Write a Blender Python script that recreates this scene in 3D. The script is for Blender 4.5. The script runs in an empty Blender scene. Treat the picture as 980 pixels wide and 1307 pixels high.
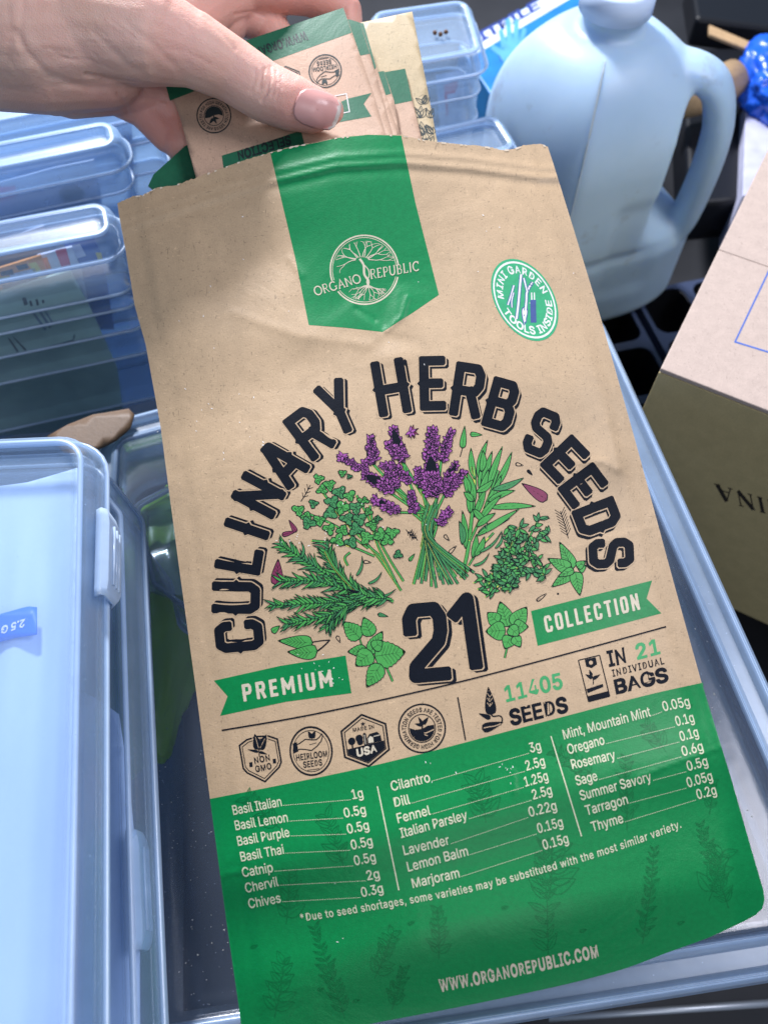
import bpy, bmesh, math, random
import numpy as np
from mathutils import Vector, Matrix, noise
from mathutils.geometry import delaunay_2d_cdt
from mathutils.bvhtree import BVHTree

SC = bpy.context.scene
COL = SC.collection
R = math.radians

# ------------------------------------------------------------------ camera
PW, PH, FPX = 980.0, 1307.0, 1050.0
CAM = np.array((0.0, 0.0, 0.447))
PITCH = R(60)
FWD = np.array((0, math.cos(PITCH), -math.sin(PITCH)))
UP = np.array((0, math.sin(PITCH), math.cos(PITCH)))
RT = np.array((1.0, 0, 0))
cd = bpy.data.cameras.new('camera')
cd.sensor_fit = 'HORIZONTAL'
cd.sensor_width = 36
cd.lens = 36 * FPX / PW
cd.clip_start = 0.01
cd.clip_end = 50
cd.dof.use_dof = True
cd.dof.focus_distance = 0.345
cd.dof.aperture_fstop = 14
cam = bpy.data.objects.new('camera', cd)
COL.objects.link(cam)
cam.location = CAM
cam.rotation_euler = (math.pi / 2 - PITCH, 0, 0)
SC.camera = cam

# ------------------------------------------------------------------ light (indoors, grow lamp overhead, added fill lights)
wd = bpy.data.worlds.new('World')
SC.world = wd
wd.use_nodes = True
bg = wd.node_tree.nodes['Background']
bg.inputs[0].default_value = (0.47, 0.68, 1.0, 1)
bg.inputs[1].default_value = 0.31


def area(name, loc, target, power, size, col, sy=None):
    ld = bpy.data.lights.new(name, 'AREA')
    ld.energy = power
    ld.color = col
    ld.size = size
    if sy:
        ld.shape = 'RECTANGLE'
        ld.size_y = sy
    o = bpy.data.objects.new(name, ld)
    COL.objects.link(o)
    o.location = loc
    o.rotation_euler = (Vector(target) - Vector(loc)).to_track_quat('-Z', 'Y').to_euler()
    return o


area('grow_lamp', (-0.43, 1.40, 1.04), (0.02, 0.2, 0.1), 50.0, 0.17, (0.95, 0.95, 1.0), 0.17)
area('right_fill', (0.75, 0.25, 1.15), (0.1, 0.25, 0.05), 11.0, 0.5, (0.94, 0.92, 1.0), 0.5)  # added fill light, brightens the right side of the pouch
area('front_fill', (0.15, -0.9, 1.1), (0.1, 0.3, 0.0), 6.0, 0.8, (0.95, 0.95, 1.0), 0.8)  # added fill light behind the camera, lifts the box's shaded front
SC.view_settings.view_transform = 'Standard'
SC.view_settings.look = 'None'
SC.view_settings.exposure = 0.0
SC.view_settings.gamma = 1
SC.view_settings.use_curve_mapping = False
SC.cycles.max_bounces = 10
SC.cycles.transparent_max_bounces = 32
SC.cycles.caustics_reflective = False
SC.cycles.caustics_refractive = False
SC.cycles.sample_clamp_indirect = 4.0
SC.cycles.use_denoising = True


# ------------------------------------------------------------------ geometry helpers
def rays(x, y):
    x = np.asarray(x, float)
    y = np.asarray(y, float)
    a = (x - PW / 2) / FPX
    b = -(y - PH / 2) / FPX
    return FWD + a[..., None] * RT + b[..., None] * UP


def at(x, y, d):
    return CAM + rays(x, y) * d


def atz(x, y, z):
    r = rays(x, y)
    return CAM + r * ((z - CAM[2]) / r[2])


def proj(p):
    v = np.asarray(p) - CAM
    d = v @ FWD
    return (v @ RT) / d * FPX + PW / 2, PH / 2 - (v @ UP) / d * FPX, d


class Surface:
    """a printed sheet: a plane (point, normal) with a height field over it"""

    def __init__(self, p0, n, h=None, fine=None):
        self.p0 = np.asarray(p0, float)
        n = np.asarray(n, float)
        self.n = n / np.linalg.norm(n)
        self.h = h
        self.fine = fine

    def pos(self, x, y, off=0.0, fine=False):
        r = rays(x, y)
        rn = r @ self.n
        t = ((self.p0 - CAM) @ self.n) / rn
        hh = off + (self.h(np.asarray(x, float), np.asarray(y, float)) if self.h else 0)
        if fine and self.fine:
            hh = hh + self.fine(np.asarray(x, float), np.asarray(y, float))
        return CAM + r * (t + hh / rn)[..., None]

    def nrm(self, x, y):
        x = np.asarray(x, float)
        y = np.asarray(y, float)
        if not self.h:
            return np.repeat(self.n[None], x.size, 0)
        e = 1.0
        a = self.pos(x + e, y, 0, True) - self.pos(x - e, y, 0, True)
        b = self.pos(x, y + e, 0, True) - self.pos(x, y - e, 0, True)
        c = np.cross(b, a)
        return c / np.linalg.norm(c, axis=1)[:, None]


def link(name, me, mats=(), parent=None):
    o = bpy.data.objects.new(name, me)
    COL.objects.link(o)
    for m in mats if isinstance(mats, (list, tuple)) else [mats]:
        me.materials.append(m)
    if parent:
        o.parent = parent
        o.matrix_parent_inverse = Matrix.Translation(parent.location).inverted() if parent.parent is None else Matrix()
    return o


def tag(o, label=None, cat=None, group=None, kind=None):
    for k, v in (('label', label), ('category', cat), ('group', group), ('kind', kind)):
        if v:
            o[k] = v
    return o


def thing(name, label, cat, loc, group=None):
    o = bpy.data.objects.new(name, None)
    o.empty_display_size = 0.02
    COL.objects.link(o)
    o.location = [float(c) for c in loc]
    return tag(o, label, cat, group)


def mesh(name, verts, faces, mats=(), parent=None, smooth=False, sharp=None, fm=None):
    me = bpy.data.meshes.new(name)
    me.from_pydata([tuple(map(float, v)) for v in verts], [], [tuple(map(int, f)) for f in faces])
    if fm is not None:
        me.polygons.foreach_set('material_index', fm)
    if smooth:
        me.shade_smooth()
        if sharp:
            me.set_sharp_from_angle(angle=R(sharp))
    me.update()
    return link(name, me, mats, parent)


def V2(a, b):
    return np.array((float(a), float(b)))


def cdt(polys, grid=None, holes=()):
    """union of polygons triangulated, with optional interior grid points. -> pts, tris"""
    pts, faces = [], []
    for p in list(polys) + list(holes):
        i = len(pts)
        q = np.asarray(p, float)
        a = sum(q[k][0] * q[(k + 1) % len(q)][1] - q[(k + 1) % len(q)][0] * q[k][1] for k in range(len(q)))
        if a < 0:
            q = q[::-1]
        pts += [Vector((float(c[0]), float(c[1]))) for c in q]
        faces.append(list(range(i, i + len(q))))
    nh = len(polys)
    if grid:
        q = np.array([tuple(c) for c in pts])
        x0, y0 = q.min(0)
        x1, y1 = q.max(0)
        for j, yy in enumerate(np.arange(y0 + grid / 2, y1, grid)):
            for xx in np.arange(x0 + grid / 2 + (j % 2) * grid / 2, x1, grid):
                pts.append(Vector((xx + .01 * math.sin(yy), yy)))
    v, e, f, ov, oe, of = delaunay_2d_cdt(pts, [], faces, 0, 1e-5)
    out = [t for t, o in zip(f, of) if o and any(k < nh for k in o) and not any(k >= nh for k in o)]
    return np.array([tuple(c) for c in v]), out


def dens(pts, step, closed=True):
    out = []
    n = len(pts)
    for i in range(n if closed else n - 1):
        a = np.asarray(pts[i], float)
        b = np.asarray(pts[(i + 1) % n], float)
        k = max(1, int(np.linalg.norm(b - a) / step))
        for j in range(k):
            out.append(a + (b - a) * j / k)
    if not closed:
        out.append(np.asarray(pts[-1], float))
    return out


def spline(pts, n=8, closed=False):
    p = [np.asarray(q, float) for q in pts]
    out = []
    N = len(p)
    rng = range(N if closed else N - 1)
    for i in rng:
        if closed:
            a, b, c, d = p[i - 1], p[i], p[(i + 1) % N], p[(i + 2) % N]
        else:
            a, b, c, d = p[max(i - 1, 0)], p[i], p[i + 1], p[min(i + 2, N - 1)]
        for j in range(n):
            t = j / n
            out.append(.5 * ((2 * b) + (c - a) * t + (2 * a - 5 * b + 4 * c - d) * t * t + (3 * b - a - 3 * c + d) * t ** 3))
    if not closed:
        out.append(p[-1])
    return out


def smoothstep(a, b, x):
    t = np.clip((x - a) / (b - a), 0, 1)
    return t * t * (3 - 2 * t)


# ------------------------------------------------------------------ materials
def M(name, col, rough=.6, spec=.5, **k):
    m = bpy.data.materials.new(name)
    m.use_nodes = True
    nt = m.node_tree
    p = nt.nodes['Principled BSDF']
    p.inputs['Base Color'].default_value = (*col, 1)
    p.inputs['Roughness'].default_value = rough
    p.inputs['Specular IOR Level'].default_value = spec
    for a, v in k.items():
        p.inputs[a.replace('_', ' ')].default_value = v
    return m


def nd(m, t, **k):
    n = m.node_tree.nodes.new(t)
    for a, v in k.items():
        if a in n.inputs:
            n.inputs[a].default_value = v
        else:
            setattr(n, a, v)
    return n


def coords(m, kind='UV', scale=1.0):
    tc = nd(m, 'ShaderNodeTexCoord')
    mp = nd(m, 'ShaderNodeMapping')
    mp.inputs['Scale'].default_value = (scale,) * 3 if not isinstance(scale, tuple) else scale
    m.node_tree.links.new(tc.outputs[kind], mp.inputs[0])
    return mp.outputs[0]


def noisy(m, co, scale, detail=3, rough=.5, dist=0):
    n = nd(m, 'ShaderNodeTexNoise')
    n.inputs['Scale'].default_value = scale
    n.inputs['Detail'].default_value = detail
    n.inputs['Roughness'].default_value = rough
    n.inputs['Distortion'].default_value = dist
    m.node_tree.links.new(co, n.inputs['Vector'])
    return n.outputs['Fac']


def ramp(m, src, stops):
    r = nd(m, 'ShaderNodeValToRGB')
    el = r.color_ramp.elements
    while len(el) < len(stops):
        el.new(.5)
    for e, (p, c) in zip(el, stops):
        e.position = p
        e.color = (*c, 1) if len(c) == 3 else c
    m.node_tree.links.new(src, r.inputs[0])
    return r.outputs[0]


def mixc(m, fac, a, b, mode='MIX'):
    x = nd(m, 'ShaderNodeMix', data_type='RGBA', blend_type=mode)
    for s, v in ((x.inputs[0], fac), (x.inputs[6], a), (x.inputs[7], b)):
        if isinstance(v, bpy.types.NodeSocket):
            m.node_tree.links.new(v, s)
        else:
            s.default_value = v if not isinstance(v, tuple) else (*v, 1)
    return x.outputs[2]


def math_(m, op, a, b=0.0):
    x = nd(m, 'ShaderNodeMath', operation=op)
    for s, v in ((x.inputs[0], a), (x.inputs[1], b)):
        if isinstance(v, bpy.types.NodeSocket):
            m.node_tree.links.new(v, s)
        else:
            s.default_value = v
    return x.outputs[0]


def setp(m, **k):
    p = m.node_tree.nodes['Principled BSDF']
    for a, v in k.items():
        s = p.inputs[a.replace('_', ' ')]
        if isinstance(v, bpy.types.NodeSocket):
            m.node_tree.links.new(v, s)
        else:
            s.default_value = v


def bump(m, h, strength=.3, dist=.001, prev=None):
    b = nd(m, 'ShaderNodeBump')
    b.inputs['Strength'].default_value = strength
    b.inputs['Distance'].default_value = dist
    m.node_tree.links.new(h, b.inputs['Height'])
    if prev:
        m.node_tree.links.new(prev, b.inputs['Normal'])
    m.node_tree.links.new(b.outputs[0], m.node_tree.nodes['Principled BSDF'].inputs['Normal'])
    return b.outputs[0]


def paper_bump(m, co, amt=1.0):
    """fine fibre relief and the soft crumple of the sheet, in UV units of 1 = 1000 photo px"""
    w = noisy(m, co, 9, 4, .55, .6)
    c = nd(m, 'ShaderNodeTexVoronoi', feature='DISTANCE_TO_EDGE')
    c.inputs['Scale'].default_value = 5
    m.node_tree.links.new(co, c.inputs['Vector'])
    f = noisy(m, co, 420, 2, .6)
    b1 = bump(m, w, .22 * amt, .0035)
    return bump(m, f, .22 * amt, .0003, b1)


def make_kraft(name, base, kind='UV', scale=1.0, fleck=1.0):
    m = M(name, base, .55, .45)
    co = coords(m, kind, scale)
    b = np.array(base)
    n1 = noisy(m, co, 45, 4, .6)
    c1 = ramp(m, n1, [(.25, tuple(b * .90)), (.75, tuple(b * 1.08))])
    n0 = noisy(m, co, 300, 2, .6)
    n0 = noisy(m, co, 520, 2, .6)
    g0 = ramp(m, n0, [(.35, (0, 0, 0)), (.65, (1, 1, 1))])
    c1 = mixc(m, math_(m, 'MULTIPLY', g0, .30), c1, tuple(b * .62))
    # dark and pale fibre flecks, stretched a little in two directions
    for sc, lo, col, st in ((330, .69, b * .42, (1, .35, 1)), (380, .69, b * .45, (.3, 1, 1)), (300, .70, b * .5, (1, .3, 1)), (330, .70, np.minimum(b * 1.35, .8), (.5, 1, 1))):
        mp = nd(m, 'ShaderNodeMapping')
        mp.inputs['Scale'].default_value = st
        mp.inputs['Rotation'].default_value = (0, 0, .6 + sc)
        mp.inputs['Location'].default_value = (sc * .01, 0, 0)
        m.node_tree.links.new(co, mp.inputs[0])
        nn = noisy(m, mp.outputs[0], sc * 1.15, 1.5, .5, 1.4)
        f = ramp(m, nn, [(lo - .02, (0, 0, 0)), (lo + .06, (fleck * .75,) * 3)])
        c1 = mixc(m, f, c1, tuple(col))
    setp(m, Base_Color=c1)
    if kind == 'UV':
        paper_bump(m, co)
    else:
        bump(m, noisy(m, co, 200, 3, .6), .2, .0004)
    return m


def make_print(name, col, rough=.5, spec=.5, var=.08):
    m = M(name, col, rough, spec)
    co = coords(m, 'UV')
    n = noisy(m, co, 160, 3, .6)
    b = np.array(col)
    setp(m, Base_Color=ramp(m, n, [(.3, tuple(b * (1 - var))), (.7, tuple(b * (1 + var)))]))
    paper_bump(m, co)
    return m


def make_clear(name, tint=(.9, .94, 1.0), milk=.14, gloss=.12, rough=.12, milkcol=(.62, .72, .92), fk=.35):
    """clear moulded plastic: mostly see-through, a little milk, Fresnel gloss"""
    m = bpy.data.materials.new(name)
    m.use_nodes = True
    nt = m.node_tree
    nt.nodes.clear()
    out = nd(m, 'ShaderNodeOutputMaterial')
    tr = nd(m, 'ShaderNodeBsdfTransparent')
    tr.inputs[0].default_value = (*tint, 1)
    df = nd(m, 'ShaderNodeBsdfDiffuse')
    df.inputs[0].default_value = (*milkcol, 1)
    tl = nd(m, 'ShaderNodeBsdfTranslucent')
    tl.inputs[0].default_value = (*milkcol, 1)
    dd = nd(m, 'ShaderNodeMixShader')
    dd.inputs[0].default_value = .45
    gl = nd(m, 'ShaderNodeBsdfGlossy')
    gl.inputs[0].default_value = (1, 1, 1, 1)
    gl.inputs['Roughness'].default_value = rough
    lw = nd(m, 'ShaderNodeLayerWeight')
    lw.inputs[0].default_value = .35
    L = nt.links
    co = coords(m, 'Object')
    sc = noisy(m, co, 70, 3, .6)
    dust = noisy(m, co, 900, 1, .5)
    mk = math_(m, 'ADD', math_(m, 'MULTIPLY', sc, milk * .5), milk * .75)
    mk = math_(m, 'ADD', mk, math_(m, 'MULTIPLY', math_(m, 'GREATER_THAN', dust, .775), .30))
    edge = math_(m, 'MULTIPLY', math_(m, 'POWER', lw.outputs['Facing'], 2.5), .45)
    mk = math_(m, 'ADD', mk, edge)
    mx = nd(m, 'ShaderNodeMixShader')
    L.new(mk, mx.inputs[0])
    L.new(df.outputs[0], dd.inputs[1])
    L.new(tl.outputs[0], dd.inputs[2])
    L.new(tr.outputs[0], mx.inputs[1])
    L.new(dd.outputs[0], mx.inputs[2])
    fr = math_(m, 'ADD', math_(m, 'MULTIPLY', lw.outputs['Fresnel'], fk), gloss * .4)
    m2 = nd(m, 'ShaderNodeMixShader')
    L.new(fr, m2.inputs[0])
    L.new(mx.outputs[0], m2.inputs[1])
    L.new(gl.outputs[0], m2.inputs[2])
    b = nd(m, 'ShaderNodeBump')
    b.inputs['Strength'].default_value = .25
    b.inputs['Distance'].default_value = .001
    L.new(noisy(m, co, 35, 3, .5), b.inputs['Height'])
    L.new(b.outputs[0], gl.inputs['Normal'])
    L.new(m2.outputs[0], out.inputs[0])
    return m


KRAFT = (.445, .315, .19)
mt = {}
mt['kraft'] = make_kraft('kraft_paper', KRAFT)
mt['green'] = make_print('green_ink', (.001, .175, .045), .42, .25)
mt['flag'] = make_print('green_ink_flag', (.002, .18, .055), .42, .28)
mt['mark'] = make_print('faint_green_ink', (.001, .130, .034), .42, .25)
mt['ink'] = make_print('dark_ink', (.005, .007, .012), .55, .08)
mt['list'] = make_print('kraft_lettering', (.52, .52, .36), .5, .4)
mt['list2'] = make_print('pale_lettering', (.50, .44, .33), .5, .4)
mt['leaf'] = make_print('leaf_green_ink', (.045, .27, .050), .55, .4)
mt['leaf2'] = make_print('deep_green_ink', (.030, .185, .055), .55, .4)
mt['lime'] = make_print('lime_ink', (.45, .46, .07), .55, .4)
mt['purple'] = make_print('purple_ink', (.26, .055, .25), .55, .4)
mt['plum'] = make_print('plum_ink', (.16, .018, .06), .55, .4)
mt['teal'] = make_print('badge_green_ink', (.02, .30, .13), .55, .4)
mt['badgewhite'] = make_print('badge_white_ink', (.60, .60, .58), .55, .4)
mt['toolblue'] = make_print('tool_blue_ink', (.035, .07, .22), .55, .4)
mt['txtgreen'] = make_print('green_text_ink', (.03, .26, .085), .55, .4)
mt['fiber'] = M('torn_paper_fibre', (.62, .52, .40), .9, .1)


# ------------------------------------------------------------------ lettering (the font built into Blender)
_fc = {}
try:  # the sans-serif that ships inside Blender; without it the built-in face is used
    _FONT = bpy.data.fonts.load(bpy.utils.system_resource('DATAFILES', path='fonts') + '/Inter.woff2')
except Exception:
    _FONT = None


def _tm(s, bold):
    cu = bpy.data.curves.new('t', 'FONT')
    cu.body = s
    cu.size = 1.0
    cu.resolution_u = 3
    cu.offset = bold
    cu.fill_mode = 'FRONT'
    if _FONT:
        cu.font = _FONT
    o = bpy.data.objects.new('t', cu)
    COL.objects.link(o)
    bpy.context.view_layer.update()
    me = bpy.data.meshes.new_from_object(o.evaluated_get(bpy.context.evaluated_depsgraph_get()))
    v = np.zeros(len(me.vertices) * 3)
    me.vertices.foreach_get('co', v)
    v = v.reshape(-1, 3)[:, :2].copy()
    f = [tuple(p.vertices) for p in me.polygons]
    COL.objects.unlink(o)
    bpy.data.objects.remove(o)
    bpy.data.meshes.remove(me)
    return v, f


def glyph(c, bold=0.0):
    k = (c, bold)
    if k not in _fc:
        v, f = (np.zeros((0, 2)), []) if c == ' ' else _tm(c, 0)
        if bold and len(v):
            # heavier weight: a thin strip along every outline of the letter
            cnt = {}
            for t in f:
                for i in range(len(t)):
                    e = (t[i], t[(i + 1) % len(t)])
                    k2 = tuple(sorted(e))
                    cnt[k2] = None if k2 in cnt else e
            nxt = {e[0]: e[1] for e in cnt.values() if e}
            vv, ff = [v], list(f)
            n = len(v)
            while nxt:
                s0 = next(iter(nxt))
                loop = [s0]
                q = nxt.pop(s0)
                while q != s0 and q in nxt:
                    loop.append(q)
                    q = nxt.pop(q)
                P = v[loop]
                if len(P) < 3:
                    continue
                d = np.roll(P, -1, 0) - P
                L = np.maximum(np.linalg.norm(d, axis=1), 1e-6)[:, None]
                nr = np.c_[d[:, 1], -d[:, 0]] / L
                nn = nr + np.roll(nr, 1, 0)
                nn /= np.maximum(np.linalg.norm(nn, axis=1), .5)[:, None]
                m = len(P)
                vv += [P + nn * bold]
                idx = list(range(n, n + m))
                n += m
                for i in range(m):
                    j = (i + 1) % m
                    ff.append((loop[i], idx[i], idx[j], loop[j]))
            v, f = np.concatenate(vv), ff
        a = _tm('.' + c + '.', 0)[0][:, 0].max() - _tm('..', 0)[0][:, 0].max()
        _fc[k] = (v, f, float(a))
    return _fc[k]


CAP = float(_tm('H', 0)[0][:, 1].max())


class Art:
    """flat print collected in photo-pixel coordinates and laid on a Surface"""

    def __init__(self, surf, base=.00015, dz=5e-7):
        base *= .32
        self.s, self.z, self.dz, self.base = surf, base, dz, base
        self.v, self.h, self.f, self.m = [], [], [], []
        self.n = 0

    def add(self, pts, faces, m, bumpz=True):
        pts = np.asarray(pts, float)
        self.v.append(pts)
        self.h.append(np.full(len(pts), self.z))
        for t in faces:
            self.f.append(tuple(i + self.n for i in t))
            self.m.append(m)
        self.n += len(pts)
        if bumpz:
            self.z += self.dz
            if self.z > self.base + .0003:
                self.z = self.base + .00004

    def poly(self, pts, m, grid=None, holes=()):
        if grid:
            pts = dens(pts, grid)
        v, f = cdt([pts], grid, holes)
        self.add(v, f, m)

    def union(self, polys, m, grid=None):
        v, f = cdt(polys, grid)
        self.add(v, f, m)

    def strip(self, pts, w, m, closed=False, taper=None):
        p = [np.asarray(q, float) for q in pts]
        if not taper and max(np.linalg.norm(p[i] - p[i - 1]) for i in range(0 if closed else 1, len(p))) > 9:
            p = dens(p, 6, closed)
        n = len(p)
        vs = []
        for i in range(n):
            a = p[i - 1] if (i > 0 or closed) else p[i]
            b = p[(i + 1) % n] if (i < n - 1 or closed) else p[i]
            d1 = p[i] - a
            d2 = b - p[i]
            l1, l2 = np.linalg.norm(d1), np.linalg.norm(d2)
            d1 = d1 / l1 if l1 > 0 else d2 / max(l2, 1e-9)
            d2 = d2 / l2 if l2 > 0 else d1
            n1 = V2(-d1[1], d1[0])
            n2 = V2(-d2[1], d2[0])
            nn = n1 + n2
            l = np.linalg.norm(nn)
            nn = n1 if l < .2 else nn / l
            k = min(2.0, 1 / max(.4, float(nn @ n1)))
            ww = w * (taper(i / (n - 1)) if taper else 1) / 2
            vs += [p[i] + nn * ww * k, p[i] - nn * ww * k]
        fs = []
        for i in range(n if closed else n - 1):
            j = (i + 1) % n
            fs.append((2 * i, 2 * i + 1, 2 * j + 1, 2 * j))
        self.add(vs, fs, m)

    def text(self, s, p0, p1, up, m, bold=0.0, track=0.0, sag=0.0):
        """baseline from p0 to p1, up = the vector of one cap height"""
        p0 = V2(*p0)
        p1 = V2(*p1)
        up = V2(*up)
        xs, x = [], 0.0
        for c in s:
            xs.append(x)
            x += glyph(c, bold)[2] + track
        x -= track
        x0 = glyph(s[0], bold)[0][:, 0].min() if s[0] != ' ' else 0
        L = glyph(s[-1], bold)[0][:, 0].max() + xs[-1] - x0
        e = (p1 - p0) / L
        for c, cx in zip(s, xs):
            v, f, a = glyph(c, bold)
            if not len(v):
                continue
            X = (v[:, 0] + cx - x0)
            q = p0 + X[:, None] * e + (v[:, 1] / CAP)[:, None] * up
            if sag:
                t = X / L
                q = q + (4 * t * (1 - t) * sag)[:, None] * (up / np.linalg.norm(up))
            self.add(q, f, m, False)
        self.z += self.dz

    def ring_text(self, s, c, ax, ay, r, size, a0, m, bold=0.0, inward=False, track=0.0, wide=1.0, span=None):
        """letters round an ellipse (axes ax, ay = px vectors), a0 = start angle, clockwise from it; inward: tops face the centre"""
        c, ax, ay = V2(*c), V2(*ax), V2(*ay)
        adv = [(glyph(ch, bold)[2] + track) * size * wide / CAP / r for ch in s]
        k = 1.0 if span is None else span / sum(adv)
        a = a0
        for ch, d in zip(s, adv):
            v, f, w = glyph(ch, bold)
            mid = a + d * k / 2 * (-1 if not inward else 1)
            if len(v):
                rad = V2(math.cos(mid), math.sin(mid))
                tan = V2(math.sin(mid), -math.cos(mid)) * (1 if not inward else -1)
                upv = rad * (1 if not inward else -1)
                rr = r if not inward else r
                base = rad * rr
                X = (v[:, 0] - w / 2) * size * wide / CAP * min(k, 1.15)
                Y = v[:, 1] * size / CAP
                q = base + X[:, None] * tan + Y[:, None] * upv
                self.add(c + q[:, :1] * ax + q[:, 1:] * ay, f, m, False)
            a += d * k * (-1 if not inward else 1)
        self.z += self.dz

    def disc(self, c, ax, ay, r, m, n=36, r2=None):
        c, ax, ay = V2(*c), V2(*ax), V2(*ay)
        P = lambda rr: [c + ax * rr * math.cos(t) + ay * rr * math.sin(t) for t in np.linspace(0, 2 * math.pi, n, endpoint=False)]
        if r2 is None and r * np.linalg.norm(ax) > 12:
            self.poly(P(r), m, 6)
            self.z += 1.5e-5
        elif r2 is None:
            self.add([c] + P(r), [(0, i + 1, (i + 1) % n + 1) for i in range(n)], m)
        else:
            self.add(P(r) + P(r2), [(i, (i + 1) % n, n + (i + 1) % n, n + i) for i in range(n)], m)

    def leaf(self, a, b, w, m, ink, rib=1, ol=1.0, serr=0, bend=0.0, tip=.5):
        a, b = V2(*a), V2(*b)
        d = b - a
        L = np.linalg.norm(d)
        if L < .5:
            return
        d = d / L
        nn = V2(-d[1], d[0])
        N = 14 if L > 14 or serr else 8
        mid = lambda t: a + d * L * t + nn * bend * math.sin(math.pi * t)
        prof = lambda t: math.sin(math.pi * t ** tip) ** .85 if 0 < t < 1 else 0

        def outl(g):
            C_ = 2 if w < 9 else 5
            rows = []
            for i in range(N + 1):
                t = i / N
                ww = w / 2 * prof(t) + g
                if serr and 0 < i < N:
                    ww *= 1 + serr * (1 if i % 2 else -1)
                tt = t * L + (g * (2 * t - 1))
                q = a + d * tt + nn * bend * math.sin(math.pi * t)
                for c_ in range(C_):
                    rows.append(q + nn * ww * (1 - 2 * c_ / (C_ - 1)))
            return rows, [(i * C_ + j, (i + 1) * C_ + j, (i + 1) * C_ + j + 1, i * C_ + j + 1) for i in range(N) for j in range(C_ - 1)]
        self.add(*outl(ol * .5), ink)
        self.z += max(0, w - 5) * 4e-7
        self.add(*outl(-ol * .45 if w > 3 * ol else -.25 * ol), m)
        if rib and L > 7:
            self.strip([mid(t) for t in np.linspace(.04, .85, 6)], max(.5, ol * .6), ink, taper=lambda t: 1 - .6 * t)
            if rib > 1:
                self.z += 3e-6
                k = int(L / 6)
                for i in range(1, k):
                    t = .12 + .68 * i / k
                    for s in (1, -1):
                        p = mid(t)
                        q = mid(min(.97, t + .16)) + nn * s * w * .36 * prof(t)
                        self.strip([p, (p + q) / 2 + d * .5, q], max(.4, ol * .45), ink)

    def build(self, name, mats, parent, label=None):
        v = np.concatenate(self.v)
        h = np.concatenate(self.h)
        P = self.s.pos(v[:, 0], v[:, 1], h)
        Nn = self.s.nrm(v[:, 0], v[:, 1])
        fs = []
        P3 = P
        view = CAM
        for f in self.f:
            a, b, c = P3[f[0]], P3[f[1]], P3[f[2]]
            fs.append(f if np.cross(b - a, c - a) @ (view - a) >= 0 else f[::-1])
        me = bpy.data.meshes.new(name)
        me.from_pydata(P.tolist(), [], fs)
        me.polygons.foreach_set('material_index', self.m)
        uv = me.uv_layers.new(name='UVMap')
        li = np.zeros(len(me.loops), int)
        me.loops.foreach_get('vertex_index', li)
        uv.data.foreach_set('uv', (v[li] / 1000).ravel())
        me.shade_smooth()
        me.normals_split_custom_set_from_vertices(Nn.tolist())
        me.update()
        o = link(name, me, mats, parent)
        if label:
            o['label'] = label
        return o

# ------------------------------------------------------------------ the seed pouch: its plane, its outline and its relief
def depth_plane(extra=0.0):
    """three points of the plane the pouch lies in (lower end on the tub, upper end lifted)"""
    iv = lambda x, y: 2.63 + (.21 * x + .98 * y - 307) / 1038 * .66
    q = [at(x, y, 1 / iv(x, y)) for x, y in ((200, 300), (800, 300), (500, 1200))]
    n = np.cross(q[1] - q[0], q[2] - q[0])
    n /= np.linalg.norm(n)
    if n @ (CAM - q[0]) < 0:
        n = -n
    return q[0] - n * extra, n


TOP = [(150, 259), (170, 250), (182, 249), (198, 240), (226, 235), (262, 222), (300, 208), (345, 194), (375, 186), (405, 181), (430, 175),
       (470, 171), (512, 172), (545, 179), (590, 184), (622, 187), (640, 191), (655, 190), (668, 185), (690, 183), (699, 187)]
RIGHT = [(706, 208), (732, 292), (765, 400), (810, 560), (862, 752), (897, 878), (932, 992), (960, 1090), (974, 1138)]
BOT = [(975, 1150), (972, 1160), (964, 1168), (950, 1176), (905, 1197), (850, 1217), (800, 1236), (750, 1250), (700, 1262), (630, 1277), (560, 1291), (480, 1306), (400, 1322), (312, 1336)]
LEFT = [(309, 1320), (306, 1290), (290, 1180), (268, 1020), (250, 880), (228, 720), (205, 545), (186, 440), (172, 390), (160, 318), (152, 275)]
EDGE_L = np.array(sorted([(y, x) for x, y in LEFT + [(150, 259)]]))
EDGE_R = np.array(sorted([(y, x) for x, y in [(699, 187)] + RIGHT]))


def crease(x, y, pts, w, amp, sharp=1.0):
    """ridge (or furrow) along a polyline"""
    best = np.full(np.shape(x), 1e9)
    for (ax, ay), (bx, by) in zip(pts[:-1], pts[1:]):
        dx, dy = bx - ax, by - ay
        t = np.clip(((x - ax) * dx + (y - ay) * dy) / (dx * dx + dy * dy), 0, 1)
        d = np.hypot(x - ax - t * dx, y - ay - t * dy)
        best = np.minimum(best, d)
    return amp * np.exp(-(best / w) ** 2 * sharp)


def blob(x, y, cx, cy, rx, ry, amp, ang=0.0):
    c, s = math.cos(ang), math.sin(ang)
    u = ((x - cx) * c + (y - cy) * s) / rx
    v = (-(x - cx) * s + (y - cy) * c) / ry
    return amp * np.exp(-(u * u + v * v))


def fold(x, y, a, b, w, amp):
    """one-sided step along the line a->b: high on its right, flat on its left"""
    dx, dy = b[0] - a[0], b[1] - a[1]
    L = math.hypot(dx, dy)
    d = ((x - a[0]) * dy - (y - a[1]) * dx) / L
    t = ((x - a[0]) * dx + (y - a[1]) * dy) / L / L
    fade = np.exp(-np.clip(np.abs(t - .5) - .4, 0, 9) ** 2 * 30)
    return amp * fade / (1 + np.exp(-d / w))


def bag_uv(x, y):
    xl = np.interp(y, EDGE_L[:, 0], EDGE_L[:, 1])
    xr = np.interp(y, EDGE_R[:, 0], EDGE_R[:, 1])
    return np.clip((x - xl) / (xr - xl), 0, 1), np.clip(((.21 * x + .98 * y) - 307) / 1038, -.1, 1.1)


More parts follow.
